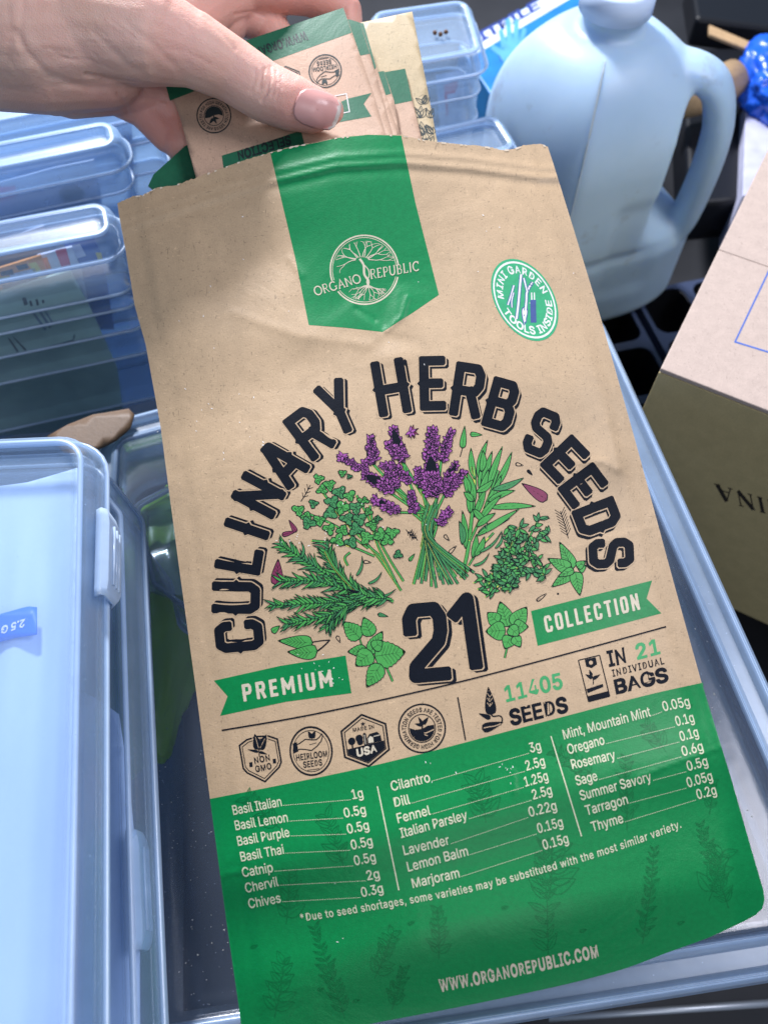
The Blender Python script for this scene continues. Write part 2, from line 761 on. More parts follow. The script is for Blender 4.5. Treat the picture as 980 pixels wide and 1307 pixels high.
def bag_h(x, y):
    """the pouch's bulges, from the plane"""
    u, v = bag_uv(x, y)
    pil = np.clip(4 * (u + .02) * (1.02 - u), 0, 1) ** .62
    prof = .0045 + .0095 * smoothstep(.0, .45, v) + .004 * smoothstep(.5, .85, v) - .010 * smoothstep(.93, 1.06, v)
    h = pil * prof
    h = h + .008 * np.exp(-((x - 440) / 150) ** 2) * (1 - smoothstep(170, 420, y))
    h += blob(x, y, 505, 455, 30, 18, .0010)
    h += blob(x, y, 250, 400, 60, 130, .0030, -.2) - blob(x, y, 330, 330, 70, 45, .0022, -.5)
    h += blob(x, y, 330, 500, 110, 60, -.0024, -.4) + blob(x, y, 395, 425, 40, 25, .0010)
    h += blob(x, y, 640, 330, 90, 110, .0026, .1) + blob(x, y, 735, 440, 30, 140, .0014, -.25)
    h += blob(x, y, 770, 590, 34, 28, .0016)
    h += blob(x, y, 690, 480, 120, 60, .0018, .2) - blob(x, y, 560, 330, 60, 90, .0012)
    h += fold(x, y, (230, 640), (850, 560), 30, .0010)
    h += blob(x, y, 420, 900, 160, 120, -.0012) + blob(x, y, 690, 870, 150, 80, .0012)
    h += crease(x, y, [(270, 1120), (520, 1062), (700, 1012), (860, 972), (940, 952)], 42, .0024, 1)
    h -= .005 * smoothstep(0, 60, x - np.interp(y, [900, 1000, 1100, 1180], [905, 918, 928, 934])) * smoothstep(900, 1060, y)
    h += blob(x, y, 380, 1190, 130, 60, -.0026, -.1) + blob(x, y, 620, 1180, 160, 70, .0010)
    return h


_r = random.Random(12)
CRINKLE = [(_r.uniform(190, 720), _r.uniform(250, 460), _r.uniform(-.9, .9), _r.uniform(18, 60), _r.uniform(3, 5), _r.choice((-1, 1)) * _r.uniform(.00006, .00018)) for _ in range(16)]
CRINKLE += [(_r.uniform(700, 740), 250 + i * 60, 2.7 + _r.uniform(-.5, .5), _r.uniform(14, 34), 3.5, _r.uniform(.00008, .0002)) for i in range(4)]
CRINKLE += [(185 + i * 22, 340 + i * 150, _r.uniform(-.6, .6), _r.uniform(14, 36), 3.5, _r.uniform(.00008, .00018)) for i in range(4)]
CRINKLE += [(_r.uniform(300, 900), _r.uniform(1040, 1240), _r.uniform(-.5, .2), _r.uniform(20, 70), 4, _r.choice((-1, 1)) * _r.uniform(.00005, .00012)) for _ in range(8)]


def bag_fine(x, y):
    """sharp creases and the closure rib: too fine for the mesh, they act on its normals"""
    u, v = bag_uv(x, y)
    h = -.0005 * (1 - smoothstep(.030, .060, u)) - .0005 * smoothstep(.950, .980, u)
    ty = np.interp(x, [150, 200, 280, 345, 430, 512, 600, 690], [296, 276, 250, 232, 212, 207, 214, 226])
    d = y - ty
    h = h + .0007 * np.exp(-((d) / 5.5) ** 2) + .0005 * np.exp(-((d + 12) / 5) ** 2) - .0003 * np.exp(-((d - 10) / 7) ** 2)
    h += fold(x, y, (492, 428), (455, 380), 3, .0010) * np.exp(-((x - 480) / 50) ** 2 - ((y - 405) / 38) ** 2)
    h += fold(x, y, (505, 365), (493, 424), 3, .0013) * np.exp(-((x - 500) / 34) ** 2 - ((y - 400) / 36) ** 2)
    h += crease(x, y, [(493, 422), (513, 404), (520, 380)], 4, .0005) + crease(x, y, [(455, 394), (478, 408)], 4, -.0004)
    h += crease(x, y, [(742, 590), (770, 588), (786, 598)], 5, .0004) + crease(x, y, [(775, 540), (790, 600)], 6, .0003)
    h += crease(x, y, [(700, 708), (850, 668)], 4, .00012)
    h += crease(x, y, [(262, 1122), (310, 1112)], 4, .0003)
    h += crease(x, y, [(815, 992), (850, 978), (930, 950)], 4, .0003)
    h += crease(x, y, [(655, 985), (657, 1012)], 3.5, .0004)
    h += crease(x, y, [(370, 330), (384, 350)], 5, .0003) + crease(x, y, [(300, 400), (380, 428), (470, 440)], 7, .00025)
    h += crease(x, y, [(196, 330), (240, 700), (268, 900)], 6, .0001)
    return h


p0, BN = depth_plane()
BAG = Surface(p0, BN, bag_h, bag_fine)

pouch = thing('seed_pouch', 'large kraft seed pouch with green lower panel and arched headline, lying on the tub', 'seed pouch',
              at(640, 1300, .31))
outline = TOP + RIGHT + BOT + LEFT


def jag(pts, amp, seed):
    rnd = random.Random(seed)
    return [V2(p[0] + rnd.uniform(-.25, .25), p[1] + rnd.uniform(-amp, amp)) for p in dens(pts, 3, False)]


A = Art(BAG, 0)
edge = jag(TOP, .9, 3) + RIGHT + spline(BOT, 3)[:-1] + LEFT
A.poly(edge, 0, 3.7)
A.build('front_panel', [mt['kraft']], pouch)


# back panel: the same outline, sagging behind
def back_h(x, y):
    xl = np.interp(y, EDGE_L[:, 0], EDGE_L[:, 1])
    xr = np.interp(y, EDGE_R[:, 0], EDGE_R[:, 1])
    u = np.clip((x - xl) / (xr - xl), 0, 1)
    return -.0025 - .014 * np.clip(4 * u * (1 - u), 0, 1) ** .7


B = Art(Surface(p0, BN, back_h), 0)
B.poly([V2(*p) for p in outline], 0, 22)
B.build('back_panel', [mt['kraft']], pouch)
# torn paper fibre along the mouth and the side seams: a paper-thick rim joining front and back
rnd = random.Random(8)
rim = dens(TOP, 3, False)
v, f = [], []
for i, q in enumerate(rim):
    x, y = q
    j = rnd.uniform(-.2, .9)
    v += [BAG.pos(np.array([x]), np.array([y - j * .8]), .0003)[0], BAG.pos(np.array([x]), np.array([y + 1.2 + j]), .0002)[0]]
for i in range(len(rim) - 1):
    if rnd.random() < .30:
        f.append((2 * i, 2 * i + 2, 2 * i + 3, 2 * i + 1))
mesh('torn_edge', v, f, mt['fiber'], pouch)
bk = Surface(p0, BN, back_h)
for nm, pts in (('side_seam', LEFT), ('side_seam', [(699, 187)] + RIGHT), ('bottom_gusset', spline(BOT, 3))):
    pp = dens(pts, 8, False)
    v = []
    for q in pp:
        x, y = np.array([q[0]]), np.array([q[1]])
        v += [BAG.pos(x, y)[0], bk.pos(x, y)[0]]
    mesh(nm, v, [(2 * i, 2 * i + 1, 2 * i + 3, 2 * i + 2) for i in range(len(pp) - 1)], mt['kraft' if nm == 'side_seam' else 'green'], pouch, True)

# ---- big green prints
A = Art(BAG, .00012)
gl = [(268, 1020), (330, 1008), (400, 994), (470, 979), (540, 962), (620, 941), (700, 920), (780, 899), (840, 884), (897, 871.5)]
RR = [(x + .4, y) for x, y in RIGHT[5:]]
LL = [(x - .5, y) for x, y in LEFT if y > 1025]
A.poly(spline(gl, 4) + RR + [(975.6, 1150), (972.4, 1160.4), (964, 1168.6)] + spline(BOT[3:], 3) + LL, 0, 4.5)
gp = A.build('green_lower_panel', [mt['green']], pouch)
A = Art(BAG, .00012)
A.poly([(345, 194.5), (375, 186.5), (405, 181.5), (430, 175.5), (470, 171.5), (512, 172.5), (530, 258), (560, 376), (528, 398), (488, 423.5), (440, 418), (394, 414.5), (377, 330), (358, 250)], 0, 3.7)
flag = A.build('green_flag', [mt['flag']], pouch)

# ---- headline letters
def arc(*p):
    return list(p)


GL = {
    'C': [[(1, .78), (1, .86), (.84, 1), (.16, 1), (0, .86), (0, .14), (.16, 0), (.84, 0), (1, .14), (1, .22)]],
    'G': [[(1, .68), (1, .86), (.84, 1), (.16, 1), (0, .86), (0, .14), (.16, 0), (.84, 0), (1, .14), (1, .45), (.6, .45)]],
    'O': [[(.16, 0), (.84, 0), (1, .14), (1, .86), (.84, 1), (.16, 1), (0, .86), (0, .14), (.16, 0)]],
    'U': [[(0, 1), (0, .14), (.16, 0), (.84, 0), (1, .14), (1, 1)]],
    'L': [[(0, 1), (0, 0), (1, 0)]],
    'I': [[(.5, 1), (.5, 0)]],
    'N': [[(0, 0), (0, 1)], [(0, .96), (1, .04)], [(1, 0), (1, 1)]],
    'A': [[(0, 0), (.42, 1), (.58, 1), (1, 0)], [(.2, .27), (.8, .27)]],
    'R': [[(0, 0), (0, 1), (.82, 1), (1, .86), (1, .62), (.82, .48), (0, .48)], [(.6, .48), (1, 0)]],
    'P': [[(0, 0), (0, 1), (.82, 1), (1, .86), (1, .6), (.82, .45), (0, .45)]],
    'Y': [[(0, 1), (.5, .42), (1, 1)], [(.5, .42), (.5, 0)]],
    'H': [[(0, 0), (0, 1)], [(1, 0), (1, 1)], [(0, .47), (1, .47)]],
    'E': [[(1, 1), (0, 1), (0, 0), (1, 0)], [(0, .5), (.85, .5)]],
    'B': [[(0, 0), (0, 1), (.78, 1), (.95, .87), (.95, .66), (.78, .53), (0, .53)], [(.78, .53), (1, .38), (1, .14), (.82, 0), (0, 0)]],
    'S': [[(1, .78), (1, .87), (.84, 1), (.16, 1), (0, .87), (0, .67), (.16, .56), (.84, .45), (1, .34), (1, .13), (.84, 0), (.16, 0), (0, .13), (0, .22)]],
    'D': [[(0, 0), (0, 1), (.78, 1), (1, .83), (1, .17), (.78, 0), (0, 0)]],
    'M': [[(0, 0), (0, 1)], [(0, .96), (.5, .30), (1, .96)], [(1, 1), (1, 0)]],
    'T': [[(0, 1), (1, 1)], [(.5, 1), (.5, 0)]],
    '2': [[(0, .72), (0, .87), (.16, 1), (.84, 1), (1, .87), (1, .66), (.9, .5), (.1, .14), (.06, 0), (1, 0)]],
    '1': [[(.0, .80), (.62, 1), (.62, 0)]],
}
SPIKE = {'C': 'l', 'G': 'l', 'O': 'lr', 'U': 'lr', 'L': 'lr', 'I': 'lr', 'N': 'lr', 'A': 'lr', 'R': 'l', 'P': 'l', 'Y': 'lr', 'H': 'lr', 'E': 'l', 'B': 'l', 'S': '', 'D': 'lr',
         'M': 'lr', 'T': 'lr', '2': '', '1': ''}


def stroke_polys(ch, c, up, h, w, t, grow=0.0, shift=(0, 0), right=None, spike=1.0):
    U = V2(*up)
    U = U / np.linalg.norm(U)
    Rv = V2(-U[1], U[0]) if right is None else V2(*right) / np.linalg.norm(V2(*right))
    c = V2(*c) + Rv * shift[0] - U * shift[1]
    q = lambda x, y: c + Rv * (x - .5) * (w - t) + U * (y - .5) * (h - t)
    out = []
    r = t / 2 + grow
    seen = []
    for pl in GL[ch]:
        P = [q(*p) for p in pl]
        n = len(P)
        for i in range(n - 1):
            a, b = P[i], P[i + 1]
            d = b - a
            L = np.linalg.norm(d)
            d = d / L
            nn = V2(-d[1], d[0])
            e0 = r if i == 0 else 0
            e1 = r if i == n - 2 else 0
            k = min(.35 * r, 2.5)
            A_, B_ = a - d * e0, b + d * e1
            pts = []
            if e0:
                pts += [A_ + d * k - nn * r, A_ - nn * (r - k), A_ + nn * (r - k), A_ + d * k + nn * r]
            else:
                pts += [A_ - nn * r, A_ + nn * r]
            if e1:
                pts += [B_ - d * k + nn * r, B_ + nn * (r - k), B_ - nn * (r - k), B_ - d * k - nn * r]
            else:
                pts += [B_ + nn * r, B_ - nn * r]
            out.append(pts)
            if i < n - 2:
                d2 = P[i + 2] - b
                d2 = d2 / np.linalg.norm(d2)
                if abs(d @ d2) < .3 and L > t * .8:
                    k2 = .3 * r
                    out.append([b + Rv * (r if s1 else r - k2) * a1 + U * (r - k2 if s1 else r) * a2 for a1, a2, s1 in
                                ((1, 1, 0), (1, 1, 1), (1, -1, 1), (1, -1, 0), (-1, -1, 0), (-1, -1, 1), (-1, 1, 1), (-1, 1, 0))])
                else:
                    out.append([b + r * V2(math.cos(g), math.sin(g)) for g in np.arange(0, 6.28, .45)])
    sk = .24 * t * spike + grow * .6
    for s in SPIKE[ch]:
        x = 0 if s == 'l' else 1
        sg = -1 if s == 'l' else 1
        yy = .5
        xx = x
        if ch in 'LP' and s == 'r':
            continue
        if ch == 'I' or ch == 'T':
            xx = .5
        if ch == 'Y':
            xx, yy = .5, .40
        if ch == 'A':
            xx, yy = (.20, .5) if s == 'l' else (.80, .5)
        if ch in 'UCO' and 0:
            pass
        b = q(xx, yy) + Rv * sg * (r - .4)
        ln = t * .30 * spike + grow * .5
        out.append([b - U * ln - Rv * sg * .6, b - U * ln, b + Rv * sg * sk - U * .3, b + Rv * sg * sk + U * .3, b + U * ln, b + U * ln - Rv * sg * .6])
    return out


HEAD = [('C', (305, 812), (-1, .10), 62, 40), ('U', (301, 763), (-1, -.02), 62, 41), ('L', (305, 714), (-.985, -.17), 60, 33), ('I', (315, 675), (-.95, -.32), 60, 16),
        ('N', (330, 632), (-.88, -.47), 62, 40), ('A', (360, 590), (-.73, -.68), 64, 42), ('R', (395, 552), (-.60, -.80), 66, 40), ('Y', (431, 520), (-.40, -.92), 70, 40),
        ('H', (499, 494), (-.17, -.985), 72, 43), ('E', (552, 489), (-.02, -1), 70, 34), ('R', (597, 498), (.15, -.99), 70, 40), ('B', (640, 516), (.27, -.96), 66, 38),
        ('S', (691, 552), (.38, -.92), 62, 36), ('E', (721, 586), (.72, -.69), 58, 36), ('E', (744, 620), (.80, -.60), 58, 35), ('D', (762, 660), (.93, -.36), 58, 38),
        ('S', (780, 706), (.99, -.05), 58, 38), ('2', (544, 820), (-.09, -.99), 102, 57), ('1', (598, 806), (-.14, -.99), 100, 40)]
Ash = Art(BAG, .00014)
Agp = Art(BAG, .00024)
letters = []
for ch, c, up, h, w in HEAD:
    big = ch in '21'
    t = 18 if big else 12.4
    if ch == 'S':
        t = 11.6
    sh = (5.4, 3.6) if big else (3.9, 3.7)
    if ch == '1':
        w = 46
    Ash.union(stroke_polys(ch, c, up, h, w, t, .2, sh), 0, 6)
    Agp.union(stroke_polys(ch, c, up, h, w, t, 1.2, (.2, .2)), 0, 6)
    a = Art(BAG, .00034)
    a.union(stroke_polys(ch, c, up, h, w, t), 0, 6)
    letters.append(a)
hs = Ash.build('headline', [mt['ink']], pouch, 'black drop shadow behind the arched headline')
Agp.build('letter_gap', [mt['kraft']], hs)
for a in letters:
    a.build('letter', [mt['ink']], hs)

# ---- ribbons
def western(art, s, p0, p1, up, t, m, wf=.72, gap=.3, squash=1.0):
    """small lettering in the headline's cut, from the first letter's foot to the last"""
    p0, p1, up = V2(*p0), V2(*p1), V2(*up)
    H = np.linalg.norm(up)
    ws = [{'I': .26, 'M': wf * 1.35, 'N': wf * 1.02, 'A': wf * 1.05, 'L': wf * .85, 'E': wf * .85, 'T': wf * .95, '.': .2, 'W': wf * 1.4}.get(c, wf) for c in s]
    tot = sum(ws) + gap * (len(s) - 1)
    e = (p1 - p0) / tot
    ln = np.linalg.norm(p1 - p0) / tot
    x = 0
    for c, w in zip(s, ws):
        ce = p0 + e * (x + w / 2) + up / 2
        art.union(stroke_polys(c, ce, up, H, w * ln if c != 'I' else t * 1.1, t, right=e, spike=.8), m)
        x += w + gap


A = Art(BAG, .00014)
A.poly([(273, 869), (358, 850), (441, 837), (448.5, 885), (365, 896), (281, 914), (290.5, 889)], 0, 8)
rb = A.build('ribbon', [mt['green']], pouch, 'green ribbon reading PREMIUM')
A = Art(BAG, .00034)
western(A, 'PREMIUM', (311, 896), (425, 876.5), (-3.0, -22), 4.1, 0, .8, .36)
A.build('ribbon_lettering', [mt['list2']], rb)
A = Art(BAG, .00014)
A.poly([(677.5, 780), (752, 761), (832, 741), (825, 764), (844, 783), (765, 804), (686, 824.5)], 0, 8)
rb = A.build('ribbon', [mt['green']], pouch, 'green ribbon reading COLLECTION')
A = Art(BAG, .00034)
western(A, 'COLLECTION', (697, 808), (817, 778), (-4, -21), 3.5, 0, .8, .34)
A.build('ribbon_lettering', [mt['list2']], rb)

# ---- rules
A = Art(BAG, .00036)
A.strip(dens(spline([(283, 932.5), (400, 912), (560, 877), (700, 841), (850, 800)], 6), 8, False), 2.0, 0)
A.strip(dens([(584, 890), (594, 945)], 6, False), 1.8, 0)
A.build('rule_line', [mt['ink']], pouch)
A = Art(BAG, .00050)
A.strip(dens([(481.5, 1004), (509, 1137)], 5, False), 1.5, 0)
A.build('column_line', [mt['list']], gp)
A = Art(BAG, .00050)
A.strip(dens([(703, 940), (742, 1068)], 5, False), 1.5, 0)
A.build('column_line', [mt['list']], gp)

# ---- ingredient list
def upv(x, y):
    # the photo's text columns lean with the pouch
    return V2(-.19 - (x - 300) * .00014, -.98)


A = Art(BAG, .00050)
A.dz = 0
col1 = [('Basil Italian', '1g'), ('Basil Lemon', '0.5g'), ('Basil Purple', '0.5g'), ('Basil Thai', '0.5g'), ('Catnip', '0.5g'), ('Chervil', '2g'), ('Chives', '0.3g')]
ends1 = [((298, 1040.5), (360, 1029)), ((301, 1060), (368, 1049)), ((304, 1080), (370, 1068)), ((308, 1100), (363, 1090)), ((310, 1120), (349, 1113)), ((314, 1140), (356, 1131)), ((318, 1160), (359, 1152))]
vals1 = [((450, 1020.5), (464, 1018)), ((440, 1044), (467.5, 1039)), ((444, 1064.5), (471.5, 1059)), ((449, 1085), (476, 1079)), ((453, 1105), (480, 1099.5)), ((469, 1124), (485, 1121)), ((462, 1145.5), (489.5, 1139.5))]
col2 = [('Cilantro', '3g'), ('Dill', '2.5g'), ('Fennel', '1.25g'), ('Italian Parsley', '2.5g'), ('Lavender', '0.22g'), ('Lemon Balm', '0.15g'), ('Marjoram', '0.15g')]
ends2 = [((500, 1010), (549.5, 998)), ((504, 1030.5), (524, 1026)), ((508, 1051), (550, 1040)), ((512, 1070), (597, 1046)), ((516, 1092), (574, 1078)), ((521, 1113), (598, 1092)), ((527, 1134), (587, 1120))]
vals2 = [((677, 961), (691, 957.5)), ((672, 984), (696, 977)), ((670.5, 1004.5), (700, 996)), ((680.5, 1021), (705, 1014)), ((676, 1043), (711, 1034)), ((687, 1064), (719, 1055)), ((694, 1085), (726, 1076))]
col3 = [('Mint, Mountain Mint', '0.05g'), ('Oregano', '0.1g'), ('Rosemary', '0.1g'), ('Sage', '0.6g'), ('Summer Savory', '0.5g'), ('Tarragon', '0.05g'), ('Thyme', '0.2g')]
ends3 = [((720, 944), (831, 914)), ((725.5, 963), (772, 950)), ((730.5, 982), (786, 969)), ((736, 1003), (763, 996)), ((741.5, 1022), (832, 997)), ((748.5, 1041), (802, 1026)), ((756, 1062), (796, 1050)),]
vals3 = [((847, 908), (881, 901)), ((863.5, 927), (886.5, 921.5)), ((869, 946.5), (892, 940)), ((871.5, 965.5), (898, 958)), ((878, 984.5), (904, 977)), ((878, 1005.5), (910, 996)), ((890.5, 1020.5), (915, 1014))]
for col, en, va, hh in ((col1, ends1, vals1, 12.0), (col2, ends2, vals2, 12.2), (col3, ends3, vals3, 12.2)):
    for (a, b), (l0, l1), (r0, r1) in zip(col, en, va):
        A.text(a, l0, l1, upv(*l0) * hh, 0, .012)
        A.text(b, r0, r1, upv(*r0) * hh, 0, .012)
        s0, s1 = V2(*l1) + V2(1.5, -.6), V2(*r0) - V2(1.5, -.6)
        n = int(np.linalg.norm(s1 - s0) / 2.2)
        for i in range(n):
            a0 = s0 + (s1 - s0) * i / n
            a1 = s0 + (s1 - s0) * (i + .6) / n
            A.strip([a0, a1], .8, 0)
A.build('ingredient_list', [mt['list']], gp)
A = Art(BAG, .00050)
A.dz = 0
note = '*Due to seed shortages, some varieties may be substituted with the most similar variety.'
base = [(383, 1177), (470, 1163), (600, 1139), (720, 1107), (800, 1082), (871, 1056)]
sp = spline(base, 20)
cum = np.concatenate([[0], np.cumsum([np.linalg.norm(sp[i + 1] - sp[i]) for i in range(len(sp) - 1)])])
SPX = np.array(sp)
tot, xs = 0, []
for c in note:
    xs.append(tot)
    tot += glyph(c, .012)[2] + .045
k = cum[-1] / tot
for c, x in zip(note, xs):
    v, f, a = glyph(c, .012)
    if len(v):
        s = x * k
        pt = lambda s_: V2(np.interp(s_, cum, SPX[:, 0]), np.interp(s_, cum, SPX[:, 1]))
        e = (pt(s + 4) - pt(s)) / 4
        q = pt(s) + v[:, :1] * k * e + (v[:, 1:] / CAP) * upv(*pt(s)) * 9.8
        A.add(q, f, 0)
A.build('footnote', [mt['list']], gp)
A = Art(BAG, .00050)
A.text('WWW.ORGANOREPUBLIC.COM', (562, 1266.5), (764, 1221.5), (-2.8, -15), 0, .035, .06, -1.5)
A.build('web_address', [mt['list2']], gp)

# ---- 11405 SEEDS, IN 21 INDIVIDUAL BAGS
A = Art(BAG, .00012)
A.text('11405', (646, 896), (719, 878), (-3.6, -19), 1, .03, .01)
A.text('SEEDS', (652, 926), (726, 908), (-3.6, -18.5), 0, .04, .0)
A.text('IN', (777, 851), (800, 846), (-3.5, -19), 0, .035, .02)
A.text('21', (813, 842), (843, 834), (-3.4, -18.5), 1, .03, .02)
A.text('INDIVIDUAL', (782, 864), (848, 847.5), (-1.8, -8.5), 0, .03, .10)
A.text('BAGS', (786, 886), (854, 869), (-3.4, -17), 0, .04, .0)
A.build('claim_lettering', [mt['ink'], mt['txtgreen']], pouch)
# sprouting seed icon
A = Art(BAG, .00018)
I, K = 0, 1
A.leaf((627, 913), (623, 877), 14, I, I, 0, .3)
A.strip([(626, 906), (624.5, 892), (623.5, 882)], 1.0, K)
for y0 in (902, 896, 890):
    A.strip([(625, y0), (621.5, y0 - 5)], .7, K)
    A.strip([(625, y0), (628.5, y0 - 5)], .7, K)
A.strip(spline([(626, 904), (628, 914), (638, 914), (641, 919), (638, 926)], 5), 1.7, I)
A.leaf((626, 917), (611, 911), 6, I, I, 0, .3)
A.leaf((615, 931), (642, 922), 12, I, I, 0, .3)
A.strip(spline([(617, 929.5), (624, 928), (631, 927), (639, 924)], 4), 1.1, K)
A.build('sprout_icon', [mt['ink'], mt['kraft']], pouch)
# packet icon
A = Art(BAG, .00012)
fr = [(738, 843), (765, 836.5), (778, 889), (751, 896)]
for i in range(4):
    a, b = V2(*fr[i]), V2(*fr[(i + 1) % 4])
    A.strip([a, b], 1.5, I)
A.poly([(746, 842), (760, 839), (762, 848), (755, 853), (748, 851)], I)
A.disc((754, 846), (1, 0), (0, 1), 2.6, K, 10)
A.strip(spline([(757, 874), (757, 868), (755, 862)], 4), 1.2, I)
A.leaf((756, 866), (747, 861), 4.5, I, I, 0, .2)
A.leaf((756.5, 867), (766, 861), 4.5, I, I, 0, .2)
A.leaf((755, 863), (752, 855), 4, I, I, 0, .2)
A.poly([(748, 880), (769, 873), (770, 877), (750, 885)], I)
A.poly([(749.5, 889), (776.5, 882), (778, 889), (751, 896)], I)
A.build('packet_icon', [mt['ink'], mt['kraft']], pouch)

# ---- badges
def shield(art, c, s, m, w, ux=(1, -.17), uy=(.17, 1)):
    ux, uy = V2(*ux), V2(*uy)
    p = [(-.78, -.62), (-.45, -.80), (.0, -.86), (.45, -.80), (.78, -.62), (.78, .32), (.66, .52), (0, 1), (-.66, .52), (-.78, .32)]
    art.strip([V2(*c) + s * (x * ux + y * uy) for x, y in p], w, m, closed=True)


A = Art(BAG, .00012)
shield(A, (333, 967), 31, 0, 2.2)
shield(A, (333, 967), 27, 0, 1.1)
A.poly([(321, 939), (340, 935), (343, 946), (323, 950)], 1)
A.leaf((330, 957), (325, 937), 11, 0, 0, 0, .4)
A.leaf((331, 957), (340, 938), 11, 0, 0, 0, .4)
A.strip([(330, 955), (326, 941)], .7, 1)
A.strip([(332, 955), (338, 943)], .7, 1)
A.strip([(331, 966), (330.5, 955)], 1.4, 0)
A.leaf((330, 960), (316, 957), 3.5, 0, 0, 0, .2)
A.leaf((331, 960), (341, 963), 3.5, 0, 0, 0, .2)
A.text('NON', (325, 975), (345, 971), (-1.3, -7.6), 0, .03, .06)
A.text('GMO', (326.5, 986), (347, 981.5), (-1.3, -7.6), 0, .03, .04)
for q in ((320, 976.5), (350, 972)):
    A.poly([V2(*q) + V2(*d) for d in ((-2, -3), (2, -3.5), (2.6, 2.5), (-1.6, 3))], 0)
A.build('badge', [mt['ink'], mt['kraft']], pouch, 'shield badge reading NON GMO')


def heirloom(A, c, ax, ay, r, hair=1.0):
    c, ax, ay = V2(*c), V2(*ax), V2(*ay)
    A.disc(c, ax, ay, r, 0, 40, r * .92)
    A.disc(c, ax, ay, r * .84, 0, 40, r * .81)
    g = lambda x, y: c + r * (x * ax + y * ay)
    hp = [(-.72, -.32), (-.5, -.36), (-.2, -.5), (.1, -.44), (.3, -.42), (.45, -.5), (.58, -.62), (.62, -.55), (.52, -.34), (.3, -.16), (.02, -.02), (-.25, -.1), (-.5, -.14), (-.72, -.1)]
    A.strip([g(*p) for p in hp], r * .035 + .35, 0, closed=True)
    A.strip([g(*p) for p in ((-.05, -.26), (.15, -.28), (.3, -.3))], .8, 0)
    A.poly([g(*p) for p in ((-.80, -.40), (-.60, -.44), (-.58, -.06), (-.80, .0))], 0)
    A.leaf(g(.12, -.50), g(-.02, -.80), r * .2, 0, 0, 0, .2)
    A.leaf(g(.12, -.50), g(.30, -.78), r * .2, 0, 0, 0, .2)
    A.strip([g(.12, -.44), g(.12, -.6)], .9, 0)
    A.text('HEIRLOOM', g(-.72, .30), g(.72, .30), -ay * r * .24, 0, .03, .03)
    A.text('SEEDS', g(-.44, .62), g(.44, .62), -ay * r * .24, 0, .03, .03)
    A.strip([g(-.28, .74), g(.28, .74)], .9, 0)


def germ(A, c, ax, ay, r, s0=150):
    c, ax, ay = V2(*c), V2(*ax), V2(*ay)
    A.disc(c, ax, ay, r, 0, 44, r * .93)
    A.disc(c, ax, ay, r * .58, 0, 36, r * .54)
    g = lambda x, y: c + r * (x * ax + y * ay)
    ph = np.linspace(-.05 * math.pi, 1.05 * math.pi, 16)
    A.poly([g(.52 * math.cos(t), .52 * math.sin(t)) for t in ph] + [g(-.3, .02), g(.0, .02), (g(.25, -.08))], 0)
    A.strip(spline([g(-.44, .14), g(-.1, .14), g(.12, .2), g(.48, .1)], 4), r * .035 + .2, 1)
    A.strip(spline([g(-.38, .3), g(0, .25), g(.2, .32)], 4), r * .03 + .2, 1)
    A.strip([g(0, .02), g(.05, -.2)], r * .06, 0)
    A.leaf(g(.02, -.12), g(-.28, -.22), r * .14, 0, 0, 0, .2)
    A.leaf(g(.04, -.15), g(-.1, -.48), r * .14, 0, 0, 0, .2)
    A.leaf(g(.05, -.15), g(.32, -.42), r * .18, 0, 0, 0, .2)
    A.ring_text('GERMINATION SEEDS ARE TESTED FOR HIGH ', c, ax, -ay, r * .66, r * .17, R(255), 0, .03, False, .0, 1.0, 2 * math.pi)


AX, AY = (.99, -.16), (.15, 1.0)
A = Art(BAG, .00012)
heirloom(A, (397, 959), (.90, -.13), (.13, 1.04), 30.5)
A.build('badge', [mt['ink'], mt['kraft']], pouch, 'round badge reading HEIRLOOM SEEDS')
A = Art(BAG, .00012)
germ(A, (538.5, 930), (1.0, -.13), (.12, 1.04), 30.5)
A.build('badge', [mt['ink'], mt['kraft']], pouch, 'round badge reading GERMINATION SEEDS ARE TESTED FOR HIGH')


def hexbadge(A, c, ax, ay, r):
    c, ax, ay = V2(*c), V2(*ax), V2(*ay)
    g = lambda x, y: c + r * (x * ax + y * ay)
    hx = [(0, -1), (.87, -.5), (.87, .5), (0, 1), (-.87, .5), (-.87, -.5)]
    A.strip([g(*p) for p in hx], r * .075, 0, closed=True)
    A.strip([g(x * .87, y * .87) for x, y in hx], r * .035 + .2, 0, closed=True)
    A.poly([g(*p) for p in ((-.73, .22), (.73, .12), (.73, .42), (0, .84), (-.73, .42))], 0)
    A.text('USA', g(-.40, .56), g(.40, .50), -ay * r * .28, 1, .04, .02)
    A.text('MADE IN', g(-.42, -.40), g(.42, -.40), -ay * r * .15, 0, .03, .03)
    st = []
    for i in range(10):
        rr = .10 if i % 2 == 0 else .045
        st.append(g(rr * math.sin(i * math.pi / 5), -.64 - rr * math.cos(i * math.pi / 5)))
    A.poly(st, 0)
    for x, y, q in ((-.52, -.06, .15), (-.22, -.12, .15), (-.2, .02, .13)):
        A.disc(g(x, y), ax, ay, r * q, 0, 10)
    A.strip([g(-.52, 0), g(-.52, .22)], r * .06, 0)
    A.poly([g(*p) for p in ((.08, .16), (.08, -.08), (.2, -.22), (.5, -.26), (.62, -.12), (.64, .12))], 0)
    A.poly([g(*p) for p in ((.12, .12), (.12, -.06), (.22, -.14), (.32, -.07), (.32, .12))], 1)
    A.strip([g(.34, -.1), g(.6, -.12)], .9, 1)
    A.poly([g(*p) for p in ((-.06, .18), (-.06, -.24), (-.02, -.3), (.03, -.3), (.07, -.24), (.07, .17))], 0)
    A.strip([g(.0, .14), g(.0, -.22)], .8, 1)


